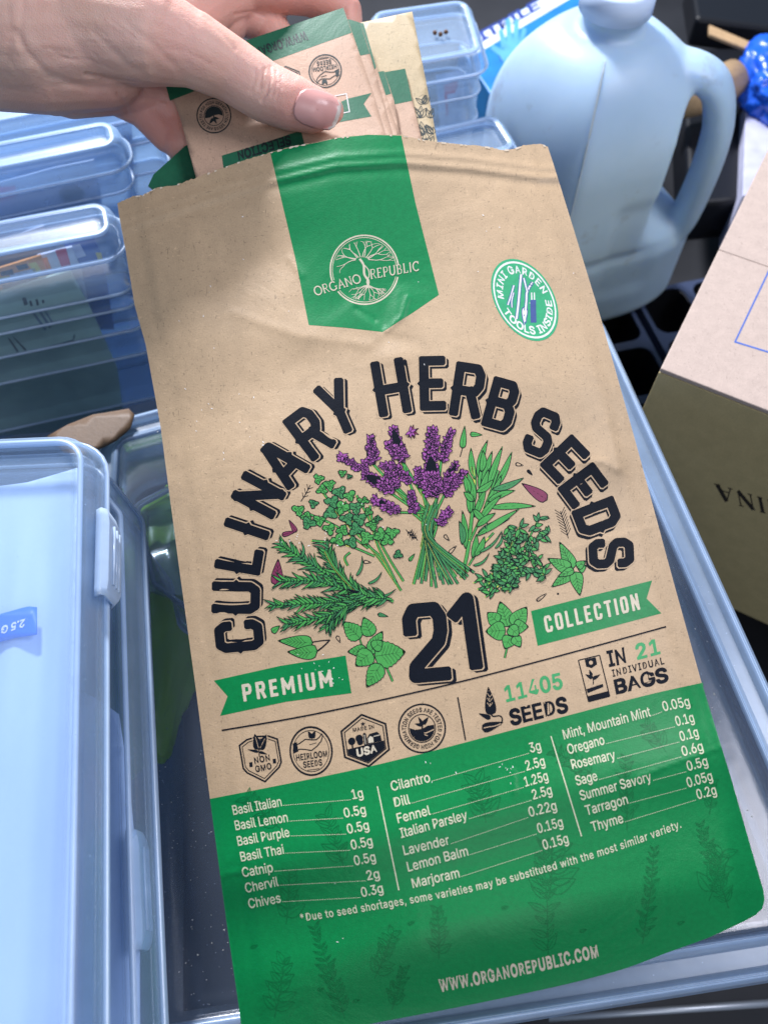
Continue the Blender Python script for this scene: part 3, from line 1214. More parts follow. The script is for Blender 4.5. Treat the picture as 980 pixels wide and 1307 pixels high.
A = Art(BAG, .00012)
hexbadge(A, (466, 945.5), (.98, -.17), (.14, 1.0), 33)
A.build('badge', [mt['ink'], mt['list2']], pouch, 'six-sided badge reading MADE IN USA')

# ---- round sticker MINI GARDEN TOOLS INSIDE
A = Art(BAG, .00020)
cc, ax, ay = (669.5, 382.5), (.70, .30), (.12, 1.02)
# two vectors of the skewed circle
ax, ay = V2(42.9, 16.0) / 50, V2(3.0, 50.0) / 50
A.disc(cc, ax, ay, 50, 0, 48)
A.disc(cc, ax, ay, 47, 1, 48, 44.6)
A.ring_text('MINI GARDEN', cc, ax, -ay, 32.5, 9.2, R(198), 1, .03, False, .03, 1.0, R(170))
A.ring_text('TOOLS INSIDE', cc, ax, -ay, 41.5, 9.2, R(215), 1, .03, True, .03, 1.0, R(163))
S_ = 1 / 7.54
zp = lambda pts: [(600 + x * S_, 320 + y * S_) for x, y in pts]
for pts, w in (([(490, 225), (478, 340), (462, 520), (445, 655)], 3.4), ([(420, 330), (395, 420), (362, 520)], 2.6), ([(418, 400), (400, 480), (402, 545)], 2.2),
               ([(600, 300), (548, 390), (540, 480), (525, 690)], 3.2), ([(515, 260), (548, 390)], 2.6)):
    q = spline(zp(pts), 4)
    A.strip(q, w + 1.2, 2)
    A.strip(q, w - .8, 1)
A.leaf(zp([(525, 540)])[0], zp([(520, 710)])[0], 7.5, 1, 2, 0, 1.2)
A.strip(spline(zp([(606, 470), (606, 560), (610, 690)]), 3), 7.4, 2)
A.strip(zp([(590, 400), (592, 470)]), 1.6, 1)
A.strip(zp([(616, 400), (618, 470)]), 1.6, 1)
A.strip(spline(zp([(608, 590), (608, 660)]), 3), 1.8, 0)
A.build('tools_badge', [mt['teal'], mt['badgewhite'], mt['toolblue']], pouch, 'slanted round green print with small garden tools')

# ---- logo on the flag
A = Art(BAG, .00024)
lc, ax, ay = (465, 344), (1, 0), (0, 1)
A.dz = 5e-7
for rr, ww in ((44.2, 1.7), (41.5, .8)):
    for a0, a1 in ((18, 160), (197, 343 + 10)):
        pass
def ringarc(A, c, rx, ry, a0, a1, w, m):
    pts = [V2(c[0] + rx * math.cos(R(t)), c[1] + ry * math.sin(R(t))) for t in np.linspace(a0, a1, 40)]
    A.strip(pts, w, m)
for rx, ry, w in ((43.5, 44, 1.9), (40.8, 41.2, .8)):
    ringarc(A, lc, rx, ry, 161, 353, w, 0)
    ringarc(A, lc, rx, ry, 12, 141, w, 0)
rnd = random.Random(5)


def branch(A, p, a, L, w, depth, m, lim):
    p = V2(*p)
    q = [p]
    aa = a
    for i in range(3):
        aa += rnd.uniform(-.28, .28)
        n_ = q[-1] + V2(math.cos(aa), math.sin(aa)) * L / 3
        if not lim(n_):
            break
        q.append(n_)
    if len(q) < 2:
        return
    A.strip(q, w, m, taper=lambda t: 1 - .35 * t)
    if depth:
        for s in (-1, 1):
            branch(A, q[-1], aa + s * rnd.uniform(.25, .6), L * rnd.uniform(.62, .8), max(.55, w * .72), depth - 1, m, lim)


crown = lambda q: ((q[0] - 466) / 38) ** 2 + ((q[1] - 334) / 27) ** 2 < 1.0
root = lambda q: ((q[0] - 470) / 27) ** 2 + ((q[1] - 374) / 10) ** 2 < 1
for a in (-175, -158, -140, -122, -105, -88, -70, -52, -35, -18, -3, 172):
    branch(A, (462 + 8 * math.cos(R(a)), 331 + 3 * math.sin(R(a))), R(a) - (.15 if abs(a) > 90 else -.15) * 0, 15, 1.2, 3, 0, crown)
A.strip(spline([(459, 330), (464, 338), (465, 350), (470, 358), (469, 367)], 5), 2.8, 0)
A.strip(spline([(463, 336), (470, 344), (471, 352), (468, 360), (472, 367)], 5), 1.3, 0)
for a in (12, 30, 50, 75, 100, 125, 150, 168, 0, 180):
    branch(A, (469, 364), R(a), 12, 1.1, 2, 0, root)


def roman(A, s, p0, p1, up, t, m):
    """thin seriffed capitals"""
    p0, p1, up = V2(*p0), V2(*p1), V2(*up)
    sh = {'O': [[(.5 + .5 * math.cos(a), .5 + .5 * math.sin(a)) for a in np.linspace(0, 2 * math.pi, 15)]],
          'C': [[(.5 + .5 * math.cos(a), .5 + .5 * math.sin(a)) for a in np.linspace(.8, 2 * math.pi - .8, 12)], [(.86, 1), (.86, .72)]],
          'G': [[(.5 + .5 * math.cos(a), .5 + .5 * math.sin(a)) for a in np.linspace(.8, 2 * math.pi - .6, 12)], [(.9, 0.05), (.9, .42)], [(.7, .42), (1.05, .42)]],
          'R': [[(.12, 0), (.12, 1)], [(0, 1), (.6, 1), (.8, .9), (.8, .62), (.6, .5), (.12, .5)], [(.45, .5), (.95, 0), (1.05, 0)], [(0, 0), (.3, 0)]],
          'P': [[(.15, 0), (.15, 1)], [(0, 1), (.65, 1), (.9, .88), (.9, .6), (.65, .46), (.15, .46)], [(0, 0), (.35, 0)]],
          'A': [[(.05, 0), (.5, 1), (.95, 0)], [(.22, .35), (.78, .35)], [(-.05, 0), (.2, 0)], [(.8, 0), (1.08, 0)]],
          'N': [[(.1, 0), (.1, 1)], [(.1, 1), (.9, 0)], [(.9, 0), (.9, 1)], [(-.05, 0), (.25, 0)], [(.75, 1), (1.05, 1)]],
          'E': [[(.15, 0), (.15, 1)], [(0, 1), (.9, 1), (.9, .85)], [(0, 0), (.95, 0), (.95, .18)], [(.15, .52), (.7, .52)]],
          'U': [[(.1, 1), (.1, .3), (.25, .06), (.5, 0), (.75, .06), (.88, .3), (.88, 1)], [(-.03, 1), (.25, 1)], [(.75, 1), (1.02, 1)]],
          'B': [[(.15, 0), (.15, 1)], [(0, 1), (.6, 1), (.8, .88), (.8, .65), (.6, .54), (.15, .54)], [(.6, .54), (.92, .42), (.92, .12), (.65, 0), (0, 0)]],
          'L': [[(.2, 0), (.2, 1)], [(.02, 1), (.38, 1)], [(.02, 0), (.95, 0), (.95, .2)]],
          'I': [[(.5, 0), (.5, 1)], [(.2, 1), (.8, 1)], [(.2, 0), (.8, 0)]]}
    wd_ = {'I': .3, 'L': .6, 'E': .62, 'P': .6, 'B': .66, 'R': .7, 'O': .95, 'C': .85, 'G': .9}
    ws = [wd_.get(c, .8) for c in s]
    tot = sum(ws) + .22 * (len(s) - 1)
    e = (p1 - p0) / tot
    x = 0
    for c, w in zip(s, ws):
        for k, pl in enumerate(sh[c]):
            A.strip([p0 + e * (x + a * w) + up * b for a, b in pl], t * (1.25 if k == 0 else .8), m)
        x += w + .22


roman(A, 'ORGANO', (403, 377), (461, 360), (-3.2, -10.5), 1.25, 0)
roman(A, 'REPUBLIC', (473.5, 355.5), (535.5, 344.5), (-1.2, -11.5), 1.25, 0)
A.build('tree_logo', [mt['list2']], flag, 'round tree of life logo with the company name across it')

# ---- herb illustrations
INK, LF, LD, LM, PU, PL = range(6)
HM = [mt['ink'], mt['leaf'], mt['leaf2'], mt['lime'], mt['purple'], mt['plum']]
rnd = random.Random(21)


def stem(A, pts, w, m=LF, ink=INK, lime=True):
    q = spline(pts, 5)
    if lime:
        A.strip([p + V2(-1.2, .3) for p in q], w * .8, LM)
    A.strip(q, w + 1.0, ink)
    A.strip(q, max(.7, w - .6), m)


# lavender
A = Art(BAG, .00014)
heads = [((462, 598), (434, 584), 11), ((476, 592), (472, 558), 17), ((467, 607), (464, 588), 9), ((514, 589), (501, 546), 16), ((512, 585), (494, 566), 13), ((563, 588), (577, 550), 13), ((560, 628), (583, 592), 12),
         ((567, 632), (592, 602), 13), ((507, 622), (490, 592), 15), ((504, 624), (465, 606), 18), ((523, 616), (500, 592), 14), ((538, 622), (534, 598), 16), ((509, 654), (477, 637), 14),
         ((527, 655), (525, 628), 14), ((560, 670), (574, 650), 12), ((551, 634), (550, 580), 24), ((550, 590), (552, 547), 20)]
node = [(548, 655), (545, 672), (552, 668), (556, 664), (541, 676), (550, 684)]
for i, (b, t, w) in enumerate(heads[:15]):
    nx = node[i % 6]
    stem(A, [b, ((b[0] + nx[0]) / 2 + 1, (b[1] + nx[1]) / 2), nx, (nx[0] - 3, nx[1] + 22)], 2.6)
for i in range(26):
    x1 = 530 + i * 2.9 + rnd.uniform(-3, 3)
    y1 = 748 - abs(x1 - 545) * .22 + rnd.uniform(-9, 6)
    x0 = 544 + (i % 7) * 2.3
    stem(A, [(x0, 640 + rnd.uniform(0, 14)), (545 + (x0 - 548) * .6, 685), (x1, y1)], 3.0, LD if i % 3 else LF, lime=i % 4 == 0)
for b, t, w in heads:
    b, t = V2(*b), V2(*t)
    d = t - b
    L = np.linalg.norm(d)
    d /= L
    nn = V2(-d[1], d[0])
    A.union([[b + nn * w * .22, b + d * L * .35 + nn * w * .42, b + d * L * .8 + nn * w * .24, t - d, b + d * L * .8 - nn * w * .24, b + d * L * .35 - nn * w * .42, b - nn * w * .22]], INK, 4)
    A.z += 6e-6
    n_fl = int(L * w / 6.5)
    fl = [((i + rnd.random()) / n_fl) for i in range(n_fl)]
    for s in fl:
        wid = w * (.6 if s < .08 else 1.02 - .55 * s)
        o = rnd.uniform(-.5, .5) * wid
        c = b + d * (L * s * 1.02) + nn * o
        a = math.atan2(d[1], d[0]) + (o / w) * 2.2 + rnd.uniform(-.7, .7)
        dd = V2(math.cos(a), math.sin(a))
        A.leaf(c - dd * 1.8, c + dd * rnd.uniform(2.6, 5.6), rnd.uniform(2.8, 4.8), PU, INK, 0, .75, tip=rnd.uniform(.5, .9))
for (x, y) in ((437, 582), (480, 640), (568, 656), (524, 551)):
    for k in range(5):
        a = k * 1.256 + rnd.random()
        A.leaf((x, y), (x + 8 * math.cos(a), y + 8 * math.sin(a)), 4, PU, INK, 0, .7)
A.build('lavender_print', HM, pouch)

# cilantro
A = Art(BAG, .00014)
for p in ([(412, 628), (440, 665), (478, 705), (512, 754)], [(440, 640), (465, 690), (490, 715), (508, 748)], [(392, 655), (430, 672), (470, 700)], [(455, 632), (470, 660), (492, 705), (515, 742)],
          [(472, 645), (480, 690), (498, 728)], [(398, 690), (440, 695), (478, 710)], [(447, 705), (440, 712), (444, 722)]):
    stem(A, p, 2.4)
for (x, y, r) in ((407, 611, 8), (420, 619, 9), (411, 625, 8), (433, 628, 10), (446, 633, 9), (400, 643, 7), (381, 651, 9), (391, 659, 8), (424, 640, 10), (437, 648, 11), (454, 648, 10), (462, 640, 7), (466, 639, 6),
                  (394, 668, 10), (408, 664, 9), (421, 655, 10), (443, 662, 10), (459, 662, 10), (420, 675, 9), (437, 677, 9), (455, 676, 11), (431, 689, 10), (468, 686, 11), (486, 683, 11), (500, 680, 10), (494, 690, 9),
                  (448, 692, 9), (475, 670, 9), (470, 653, 6), (479, 664, 5), (508, 708, 7), (483, 662, 5), (437, 604, 6), (446, 608, 4)):
    ph = rnd.random() * 6
    n = 26
    rad = [r * (.78 + .22 * math.cos(3 * (t * 6.283 / n) + ph) + rnd.uniform(-.13, .13)) for t in range(n)]
    for g, mm in ((.7, INK), (-.7, LF if rnd.random() < .7 else LD)):
        A.union([[V2(x, y) + (rad[t] + g) * V2(math.cos(t * 6.283 / n), .9 * math.sin(t * 6.283 / n)) for t in range(n)]], mm)
    for k in range(6):
        a = ph / 5 + k * 1.05 + rnd.uniform(-.3, .3)
        s0, s1 = rnd.uniform(0, .3), rnd.uniform(.6, .9)
        A.strip([(x + r * s0 * math.cos(a - .3), y + r * s0 * math.sin(a - .3)), (x + r * .5 * math.cos(a + .2), y + r * .45 * math.sin(a + .2)), (x + r * s1 * math.cos(a), y + r * s1 * .9 * math.sin(a))], .75, INK)
A.build('cilantro_print', HM, pouch)

# rosemary
A = Art(BAG, .00014)
hub = (500, 765)
sprigs = [[hub, (450, 752), (400, 722), (362, 698)], [hub, (455, 757), (405, 742), (360, 742)], [hub, (450, 765), (410, 770), (352, 772)], [hub, (455, 768), (420, 785), (368, 796)], [hub, (462, 758), (430, 728), (416, 704)], [hub, (460, 768), (435, 782), (420, 798)]]
for sp_ in sprigs:
    q = spline(sp_, 12)
    stem(A, sp_, 2.4)
    n = len(q)
    for i in range(3, n, 1):
        d = q[min(i + 1, n - 1)] - q[i - 1]
        a = math.atan2(d[1], d[0])
        for s in (-1, 1):
            l = rnd.uniform(14, 24) * (1 if i < n - 6 else .8)
            g = a + s * rnd.uniform(.25, .75)
            A.leaf(q[i], (q[i][0] + l * math.cos(g), q[i][1] + l * math.sin(g)), rnd.uniform(3.0, 3.8), LF if rnd.random() < .6 else LD, INK, 0, .8, bend=s * rnd.uniform(-2, 1))
for a, b in (((455, 735), (462, 710)), ((470, 745), (487, 730)), ((420, 700), (398, 694)), ((385, 712), (384, 691)), ((480, 762), (505, 752)), ((432, 780), (420, 812)), ((420, 790), (401, 803))):
    A.leaf(a, b, 3.6, LD, INK, 0, .8, bend=3)
stem(A, [(470, 757), (485, 760), (502, 768)], 3.4)
A.build('rosemary_print', HM, pouch)

# tarragon
A = Art(BAG, .00014)
stem(A, [(589, 738), (597, 702), (602, 660), (606, 620), (604, 595)], 4)
stem(A, [(598, 722), (612, 700), (630, 680)], 2.2)
stem(A, [(600, 690), (618, 650), (636, 600)], 2.6)
tl = [((606, 612), (601, 572)), ((610, 610), (622, 562)), ((612, 625), (620, 585)), ((615, 620), (628, 576)), ((622, 625), (641, 570)), ((630, 625), (653, 577)), ((606, 640), (596, 602)), ((612, 640), (624, 598)), ((618, 650), (640, 606)),
      ((605, 660), (620, 622)), ((628, 625), (668, 610)), ((622, 640), (657, 626)), ((625, 648), (683, 646)), ((612, 665), (640, 632)), ((598, 632), (591, 605)), ((600, 655), (597, 625)), ((604, 650), (622, 668)), ((610, 680), (650, 662)),
      ((608, 684), (662, 650)), ((608, 672), (632, 655)), ((594, 700), (590, 652)), ((590, 695), (586, 665)), ((603, 712), (608, 682)), ((606, 710), (618, 685)), ((604, 640), (592, 628)), ((608, 628), (630, 612)), ((614, 602), (616, 575))]
for a, b in tl:
    A.leaf(a, b, 8.2, LF if rnd.random() < .75 else LD, INK, 1, .9, bend=rnd.uniform(-2.5, 2.5), tip=.8)
for a, b in (((612, 705), (640, 678)), ((604, 722), (624, 706)), ((632, 700), (640, 678))):
    A.leaf(a, b, 3.6, LD, INK, 0, .8, bend=4)
A.build('tarragon_print', HM, pouch)

# thyme
A = Art(BAG, .00014)
ts = [[(610, 752), (640, 738), (662, 710), (688, 662)], [(605, 744), (640, 725), (650, 700), (648, 672)], [(620, 762), (650, 735), (675, 700), (700, 680)], [(640, 750), (660, 735), (690, 730)], [(635, 720), (650, 705), (668, 690)],
      [(650, 755), (655, 735), (640, 712)], [(660, 725), (685, 712), (695, 735)], [(625, 745), (645, 715), (664, 672)]]
for sp_ in ts:
    stem(A, sp_, 1.8)
    q = spline(sp_, 8)
    for i in range(2, len(q), 1):
        for k in range(2):
            g = rnd.uniform(0, 6.28)
            l = rnd.uniform(8, 13)
            A.leaf(q[i], (q[i][0] + l * math.cos(g), q[i][1] + l * math.sin(g)), rnd.uniform(3.6, 5), LF if rnd.random() < .45 else LD, INK, 0, .9, tip=.7)
A.build('thyme_print', HM, pouch)

# basil, lemon balm, oregano, sage
A = Art(BAG, .00014)
stem(A, [(733, 733), (738, 745), (741, 756)], 2, lime=False)
for a, b, w in (((731, 726), (714, 692), 17), ((728, 727), (699, 713), 17), ((729, 731), (704, 749), 15), ((734, 730), (740, 760), 17), ((738, 727), (748, 722), 12), ((732, 727), (712, 736), 10), ((736, 724), (747, 716), 11)):
    A.leaf(a, b, w, LF, INK, 2, 1.0)
A.build('basil_print', HM, pouch)
A = Art(BAG, .00014)
stem(A, [(484, 838), (493, 852), (501, 870)], 2.4, lime=False)
stem(A, [(458, 812), (462, 825)], 1.6, lime=False)
for a, b, w in (((460, 815), (438, 794), 22), ((474, 812), (464, 788), 19), ((472, 834), (488, 806), 18), ((468, 830), (444, 832), 15), ((474, 832), (454, 850), 24), ((478, 838), (517, 832), 34), ((486, 848), (468, 877), 22), ((476, 828), (488, 818), 16)):
    A.leaf(a, b, w, LF, INK, 2, 1.0, serr=.05, tip=.62)
A.build('lemon_balm_print', HM, pouch)
A = Art(BAG, .00014)
stem(A, [(652, 790), (650, 812), (644, 840)], 2, lime=False)
for a, b, w in (((648, 800), (638, 768), 22), ((655, 800), (672, 775), 22), ((636, 795), (622, 782), 18), ((645, 805), (620, 806), 24), ((655, 800), (674, 800), 18), ((652, 812), (644, 828), 18), ((656, 812), (664, 826), 14), ((650, 800), (662, 812), 16)):
    A.leaf(a, b, w, LF, INK, 2, 1.0, tip=.6)
A.build('oregano_print', HM, pouch)
A = Art(BAG, .00014)
A.strip(spline([(397, 820), (410, 818), (421, 817)], 3), 1.6, INK)
A.strip(spline([(404, 832), (413, 825), (421, 817)], 3), 2.0, INK)
A.leaf((399, 821), (355, 818), 18, LF, INK, 2, 1.0)
A.leaf((405, 831), (367, 832), 18, LF, INK, 2, 1.0, bend=-2)
A.leaf((347, 807), (357, 799), 8, LF, INK, 1, 1.0)
A.build('sage_print', HM, pouch)
# loose bits between the sprigs, each a print of its own
def twig(A, p, a, L, m, n=6, w=.8):
    p = V2(*p)
    d = V2(math.cos(a), math.sin(a))
    A.strip([p, p + d * L * .5 + V2(.6, .3), p + d * L], w * 1.3, m)
    for i in range(n):
        t = (i + 1) / (n + 1)
        for s in (-1, 1):
            b = a + s * .7
            q = p + d * L * t
            A.strip([q, q + V2(math.cos(b), math.sin(b)) * L * .28], w, m)




def bit(name, fn):
    A = Art(BAG, .00014)
    fn(A)
    A.build(name, HM + [mt['kraft']], pouch)


for a, b, w, m, rb_, ol in (((353, 747), (355, 714), 15, PL, 2, 1.0), ((698, 638), (666, 617), 14, PL, 1, 1.0), ((360, 683), (378, 678), 6, PL, 1, 1.0), ((378, 679), (369, 664), 6, PL, 1, 1.0), ((600, 554), (615, 555), 6, LF, 1, .9),
                           ((522, 716), (529, 707), 4.5, LF, 1, .9), ((482, 784), (495, 787), 5, LD, 1, .9), ((464, 717), (473, 718), 4, 6, 0, 1.2), ((430, 812), (434, 820), 4, 6, 0, 1.2), ((567, 683), (573, 690), 4, 6, 0, 1.2),
                           ((573, 706), (582, 697), 4, 6, 0, 1.2), ((658, 592), (667, 594), 4, 6, 0, 1.2), ((685, 767), (697, 758), 4, 6, 0, 1.2), ((673, 600), (679, 606), 3.5, INK, 0, 1.0)):
    bit('loose_leaf_print', lambda A: A.leaf(a, b, w, m, INK, rb_, ol))


def stalked(A):
    A.leaf((590, 572), (593, 544), 8, LF, INK, 1, 1.0)
    A.strip(spline([(587, 583), (589, 576), (590, 572)], 3), 1.2, INK)


bit('loose_leaf_print', stalked)
for x, y in ((712, 758), (480, 771)):
    bit('printed_dot', lambda A: A.disc((x, y), (1, 0), (0, 1), 1.5, INK, 8))
for args in (((725, 687), -1.85, 36, INK, 8, .8), ((384, 640), -1.05, 24, INK, 3, .9), ((518, 676), .9, 16, INK, 3, .9), ((533, 690), -2.2, 16, INK, 4, .8)):
    bit('printed_twig', lambda A: twig(A, *args))


def star(A):
    for k in range(5):
        a = -1.4 + k * .9
        A.leaf((526, 551), (526 + 9 * math.cos(a), 551 + 9 * math.sin(a)), 3, PL, INK, 0, .8)


bit('printed_flower', star)

# faint herb drawings on the green panel
A = Art(BAG, .00032)
A.dz = 5e-8


def outline_leaf(A, a, b, w, lw=.8):
    a, b = V2(*a), V2(*b)
    d = b - a
    nn = V2(-d[1], d[0]) / max(1e-6, np.linalg.norm(d))
    for s in (1, -1):
        A.strip([a + d * t + nn * s * w / 2 * math.sin(math.pi * t ** .7) for t in np.linspace(0, 1, 7)], lw, 0)
    A.strip([a, a + d * .8], lw * .7, 0)


def sprig(A, x, y, ang, L, lw_, ll, n, up_only=False):
    d = V2(math.cos(ang), math.sin(ang))
    p = V2(x, y)
    A.strip([p, p + d * L * .5 + V2(2, 1), p + d * L], .9, 0)
    for i in range(n):
        t = (i + 1) / n
        q = p + d * L * t
        for s in (-1, 1):
            b = ang + s * rnd.uniform(.5, 1.1)
            l = ll * rnd.uniform(.7, 1.1) * (1.1 - .4 * t)
            outline_leaf(A, q, q + V2(math.cos(b), math.sin(b)) * l, l * lw_)


for args in ((365, 1180, -1.5, 60, .5, 26, 6), (440, 1300, -1.9, 120, .28, 18, 14), (478, 1250, -1.2, 60, .5, 20, 7), (350, 1300, -1.4, 70, .5, 26, 6), (700, 1230, -1.62, 150, .35, 26, 9), (700, 1150, -1.5, 60, .5, 42, 5),
             (820, 1205, -1.45, 120, .3, 16, 14), (930, 1160, -1.9, 110, .35, 18, 12), (905, 1150, -1.3, 60, .5, 30, 5), (560, 1225, -1.6, 60, .5, 18, 7), (440, 1110, -1.9, 70, .45, 24, 6),
             (800, 1060, -1.6, 90, .4, 20, 8), (850, 960, -2.2, 40, .45, 20, 5), (360, 1060, -2.4, 60, .4, 24, 6), (905, 1040, -1.5, 40, .5, 16, 4), (620, 1050, -1.8, 50, .5, 30, 6), (760, 990, -2.6, 60, .4, 20, 7), (500, 1290, -1.3, 50, .4, 18, 7)):
    sprig(A, *args)
for x, y in ((450, 1280), (405, 1265), (865, 1180), (740, 1190), (875, 903), (640, 1160), (320, 1210), (520, 1180)):
    outline_leaf(A, (x, y), (x + 9, y - 3), 4)
A.build('faint_herb_print', [mt['mark']], gp)

# pale lint and dust caught on the pouch
A = Art(BAG, .0005)
rnd = random.Random(77)
for cx, cy, n_, sp_ in ((375, 690, 9, 12), (416, 688, 6, 8), (255, 520, 10, 26), (320, 580, 6, 30), (404, 850, 9, 14), (432, 868, 4, 6), (650, 985, 8, 10), (575, 985, 4, 16), (470, 640, 6, 40), (700, 300, 5, 60), (420, 1160, 5, 40), (300, 360, 8, 60), (560, 420, 6, 70)):
    for i in range(n_):
        x, y, a = cx + rnd.gauss(0, sp_), cy + rnd.gauss(0, sp_ * .6), rnd.uniform(0, 3.14)
        l = rnd.uniform(.6, 2.6)
        A.strip([(x, y), (x + l * math.cos(a), y + l * math.sin(a))], rnd.uniform(.5, 1.1), 0)
o = A.build('lint', [M('lint', (.75, .74, .72), .9)], pouch)
o['kind'] = 'stuff'

# ------------------------------------------------------------------ the setting and the things round the pouch
GZ, TZ = -.165, -.10
mt['table'] = M('dark_table', (.018, .020, .024), .7, .3)
g = coords(mt['table'], 'Object')
setp(mt['table'], Base_Color=ramp(mt['table'], noisy(mt['table'], g, 6, 4), [(.3, (.010, .011, .014)), (.7, (.03, .032, .038))]))
o = mesh('ground', [(-4, -3, GZ), (4, -3, GZ), (4, 6, GZ), (-4, 6, GZ)], [(0, 1, 2, 3)], mt['table'])
tag(o, kind='structure')

CL = make_clear('clear_plastic', (.90, .95, 1.0), .12, .10, .20, (.56, .74, .95))
CLB = make_clear('frosted_case_plastic', (.90, .95, 1.0), .30, .03, .35, (.55, .74, .95), .10)
CLL = make_clear('clear_plastic_lid', (.93, .96, 1.0), .13, .03, .35, (.55, .74, .95), .10)
CLR = make_clear('clear_plastic_rim', (.85, .92, 1.0), .85, .10, .28, (.62, .78, .98))
CLD = make_clear('clear_plastic_thin', (.94, .97, 1.0), .05, .10, .08)
TUBL = make_clear('tub_lid_plastic', (.93, .96, 1.0), .055, .07, .20, (.60, .70, .92))
CLF = make_clear('frosted_tub_rim', (.90, .95, 1.0), .36, .06, .30, (.52, .68, .90))
MILK = M('milky_jug_plastic', (.40, .60, .90), .42, .4)
p = MILK.node_tree.nodes['Principled BSDF']
p.inputs['Subsurface Weight'].default_value = .7
p.inputs['Subsurface Radius'].default_value = (.03, .04, .06)
p.inputs['Subsurface Scale'].default_value = .5
jc = coords(MILK, 'Object')
jn = noisy(MILK, jc, 14, 4, .6)
dirt = noisy(MILK, jc, 30, 5, .7)
cj = ramp(MILK, jn, [(.3, (.35, .49, .64)), (.7, (.41, .55, .70))])
cj = mixc(MILK, ramp(MILK, dirt, [(.60, (0, 0, 0)), (.74, (.45, .45, .45))]), cj, (.20, .20, .22))
setp(MILK, Base_Color=cj)
bump(MILK, noisy(MILK, jc, 25, 3), .25, .002)
BLK = M('black_tray_plastic', (.006, .007, .010), .42, .35)
BLK2 = M('tray_rim_plastic', (.035, .05, .10), .35, .6)


def ring(cs, r, outset, n=6):
    """rounded convex polygon (counter-clockwise corners), pushed out by outset"""
    out = []
    N = len(cs)
    cs = [V2(*c[:2]) for c in cs]
    for i in range(N):
        a, b, c = cs[i - 1], cs[i], cs[(i + 1) % N]
        d1 = (a - b) / np.linalg.norm(a - b)
        d2 = (c - b) / np.linalg.norm(c - b)
        ang = math.acos(max(-1, min(1, float(d1 @ d2))))
        bis = (d1 + d2) / np.linalg.norm(d1 + d2)
        ce = b + bis * r / math.sin(ang / 2)
        n1 = -d1
        a0 = math.atan2(*(V2(-d1[1], d1[0]) * -1)[::-1])
        e1 = V2(d1[1], -d1[0])
        e2 = V2(-d2[1], d2[0])
        for e in (e1, e2):
            if e @ (ce - b) > 0:
                e *= -1
        t0, t1 = math.atan2(e1[1], e1[0]), math.atan2(e2[1], e2[0])
        while t1 < t0:
            t1 += 2 * math.pi
        if t1 - t0 > math.pi:
            t0, t1 = t1, t0 + 2 * math.pi
        for k in range(n + 1):
            t = t0 + (t1 - t0) * k / n
            out.append(ce + (r + outset) * V2(math.cos(t), math.sin(t)))
    return out


def ccw(cs):
    cs = [V2(*c[:2]) for c in cs]
    a = sum(cs[i][0] * cs[(i + 1) % len(cs)][1] - cs[(i + 1) % len(cs)][0] * cs[i][1] for i in range(len(cs)))
    return cs if a > 0 else cs[::-1]


def shell(name, cs, r, prof, mat, parent=None, cap0=False, cap1=False, thick=0.0, sharp=35):
    """lofts rings (z, outset) of a rounded polygon"""
    cs = ccw(cs)
    v, f = [], []
    n = None
    for z, o_ in prof:
        rg = ring(cs, r, max(o_, -r + .0006))
        n = len(rg)
        v += [(q[0], q[1], z) for q in rg]
    for k in range(len(prof) - 1):
        for i in range(n):
            j = (i + 1) % n
            f.append((k * n + i, k * n + j, (k + 1) * n + j, (k + 1) * n + i))
    if cap0:
        f.append(tuple(range(n))[::-1])
    if cap1:
        f.append(tuple(range((len(prof) - 1) * n, len(prof) * n)))
    o = mesh(name, v, f, mat, parent, True, sharp)
    if thick:
        md = o.modifiers.new('thickness', 'SOLIDIFY')
        md.thickness = thick
        md.offset = 0
    return o


def tube(name, pts, r, mat, parent=None, n=8, closed=False):
    pts = [np.asarray(p, float) for p in pts]
    v, f = [], []
    N = len(pts)
    for i, p in enumerate(pts):
        d = pts[min(i + 1, N - 1)] - pts[max(i - 1, 0)] if not closed else pts[(i + 1) % N] - pts[i - 1]
        d /= np.linalg.norm(d)
        a = np.cross(d, (0, 0, 1) if abs(d[2]) < .9 else (1, 0, 0))
        a /= np.linalg.norm(a)
        b = np.cross(d, a)
        rr = r(i / (N - 1)) if callable(r) else r
        v += [p + rr * (math.cos(t) * a + math.sin(t) * b) for t in np.linspace(0, 2 * math.pi, n, endpoint=False)]
    for i in range(N if closed else N - 1):
        for k in range(n):
            f.append((i * n + k, i * n + (k + 1) % n, ((i + 1) % N) * n + (k + 1) % n, ((i + 1) % N) * n + k))
    if not closed:
        f.append(tuple(range(n))[::-1])
        f.append(tuple(range((N - 1) * n, N * n)))
    return mesh(name, v, f, mat, parent, True)


def slab(name, pts3, n, t, mat, parent=None, bev=0.0):
    """a flat piece: polygon in space, thickness t behind its face (normal n towards the viewer)"""
    P = [np.asarray(p, float) for p in pts3]
    n = np.asarray(n, float)
    n /= np.linalg.norm(n)
    k = len(P)
    nn = np.cross(P[1] - P[0], P[2] - P[0])
    if nn @ n < 0:
        P = P[::-1]
    v = P + [p - n * t for p in P]
    f = [tuple(range(k)), tuple(range(k, 2 * k))[::-1]] + [(i, i + k, (i + 1) % k + k, (i + 1) % k) for i in range(k)]
    o = mesh(name, v, f, mat, parent)
    if bev:
        md = o.modifiers.new('bevel', 'BEVEL')
        md.width = bev
        md.segments = 2
    return o


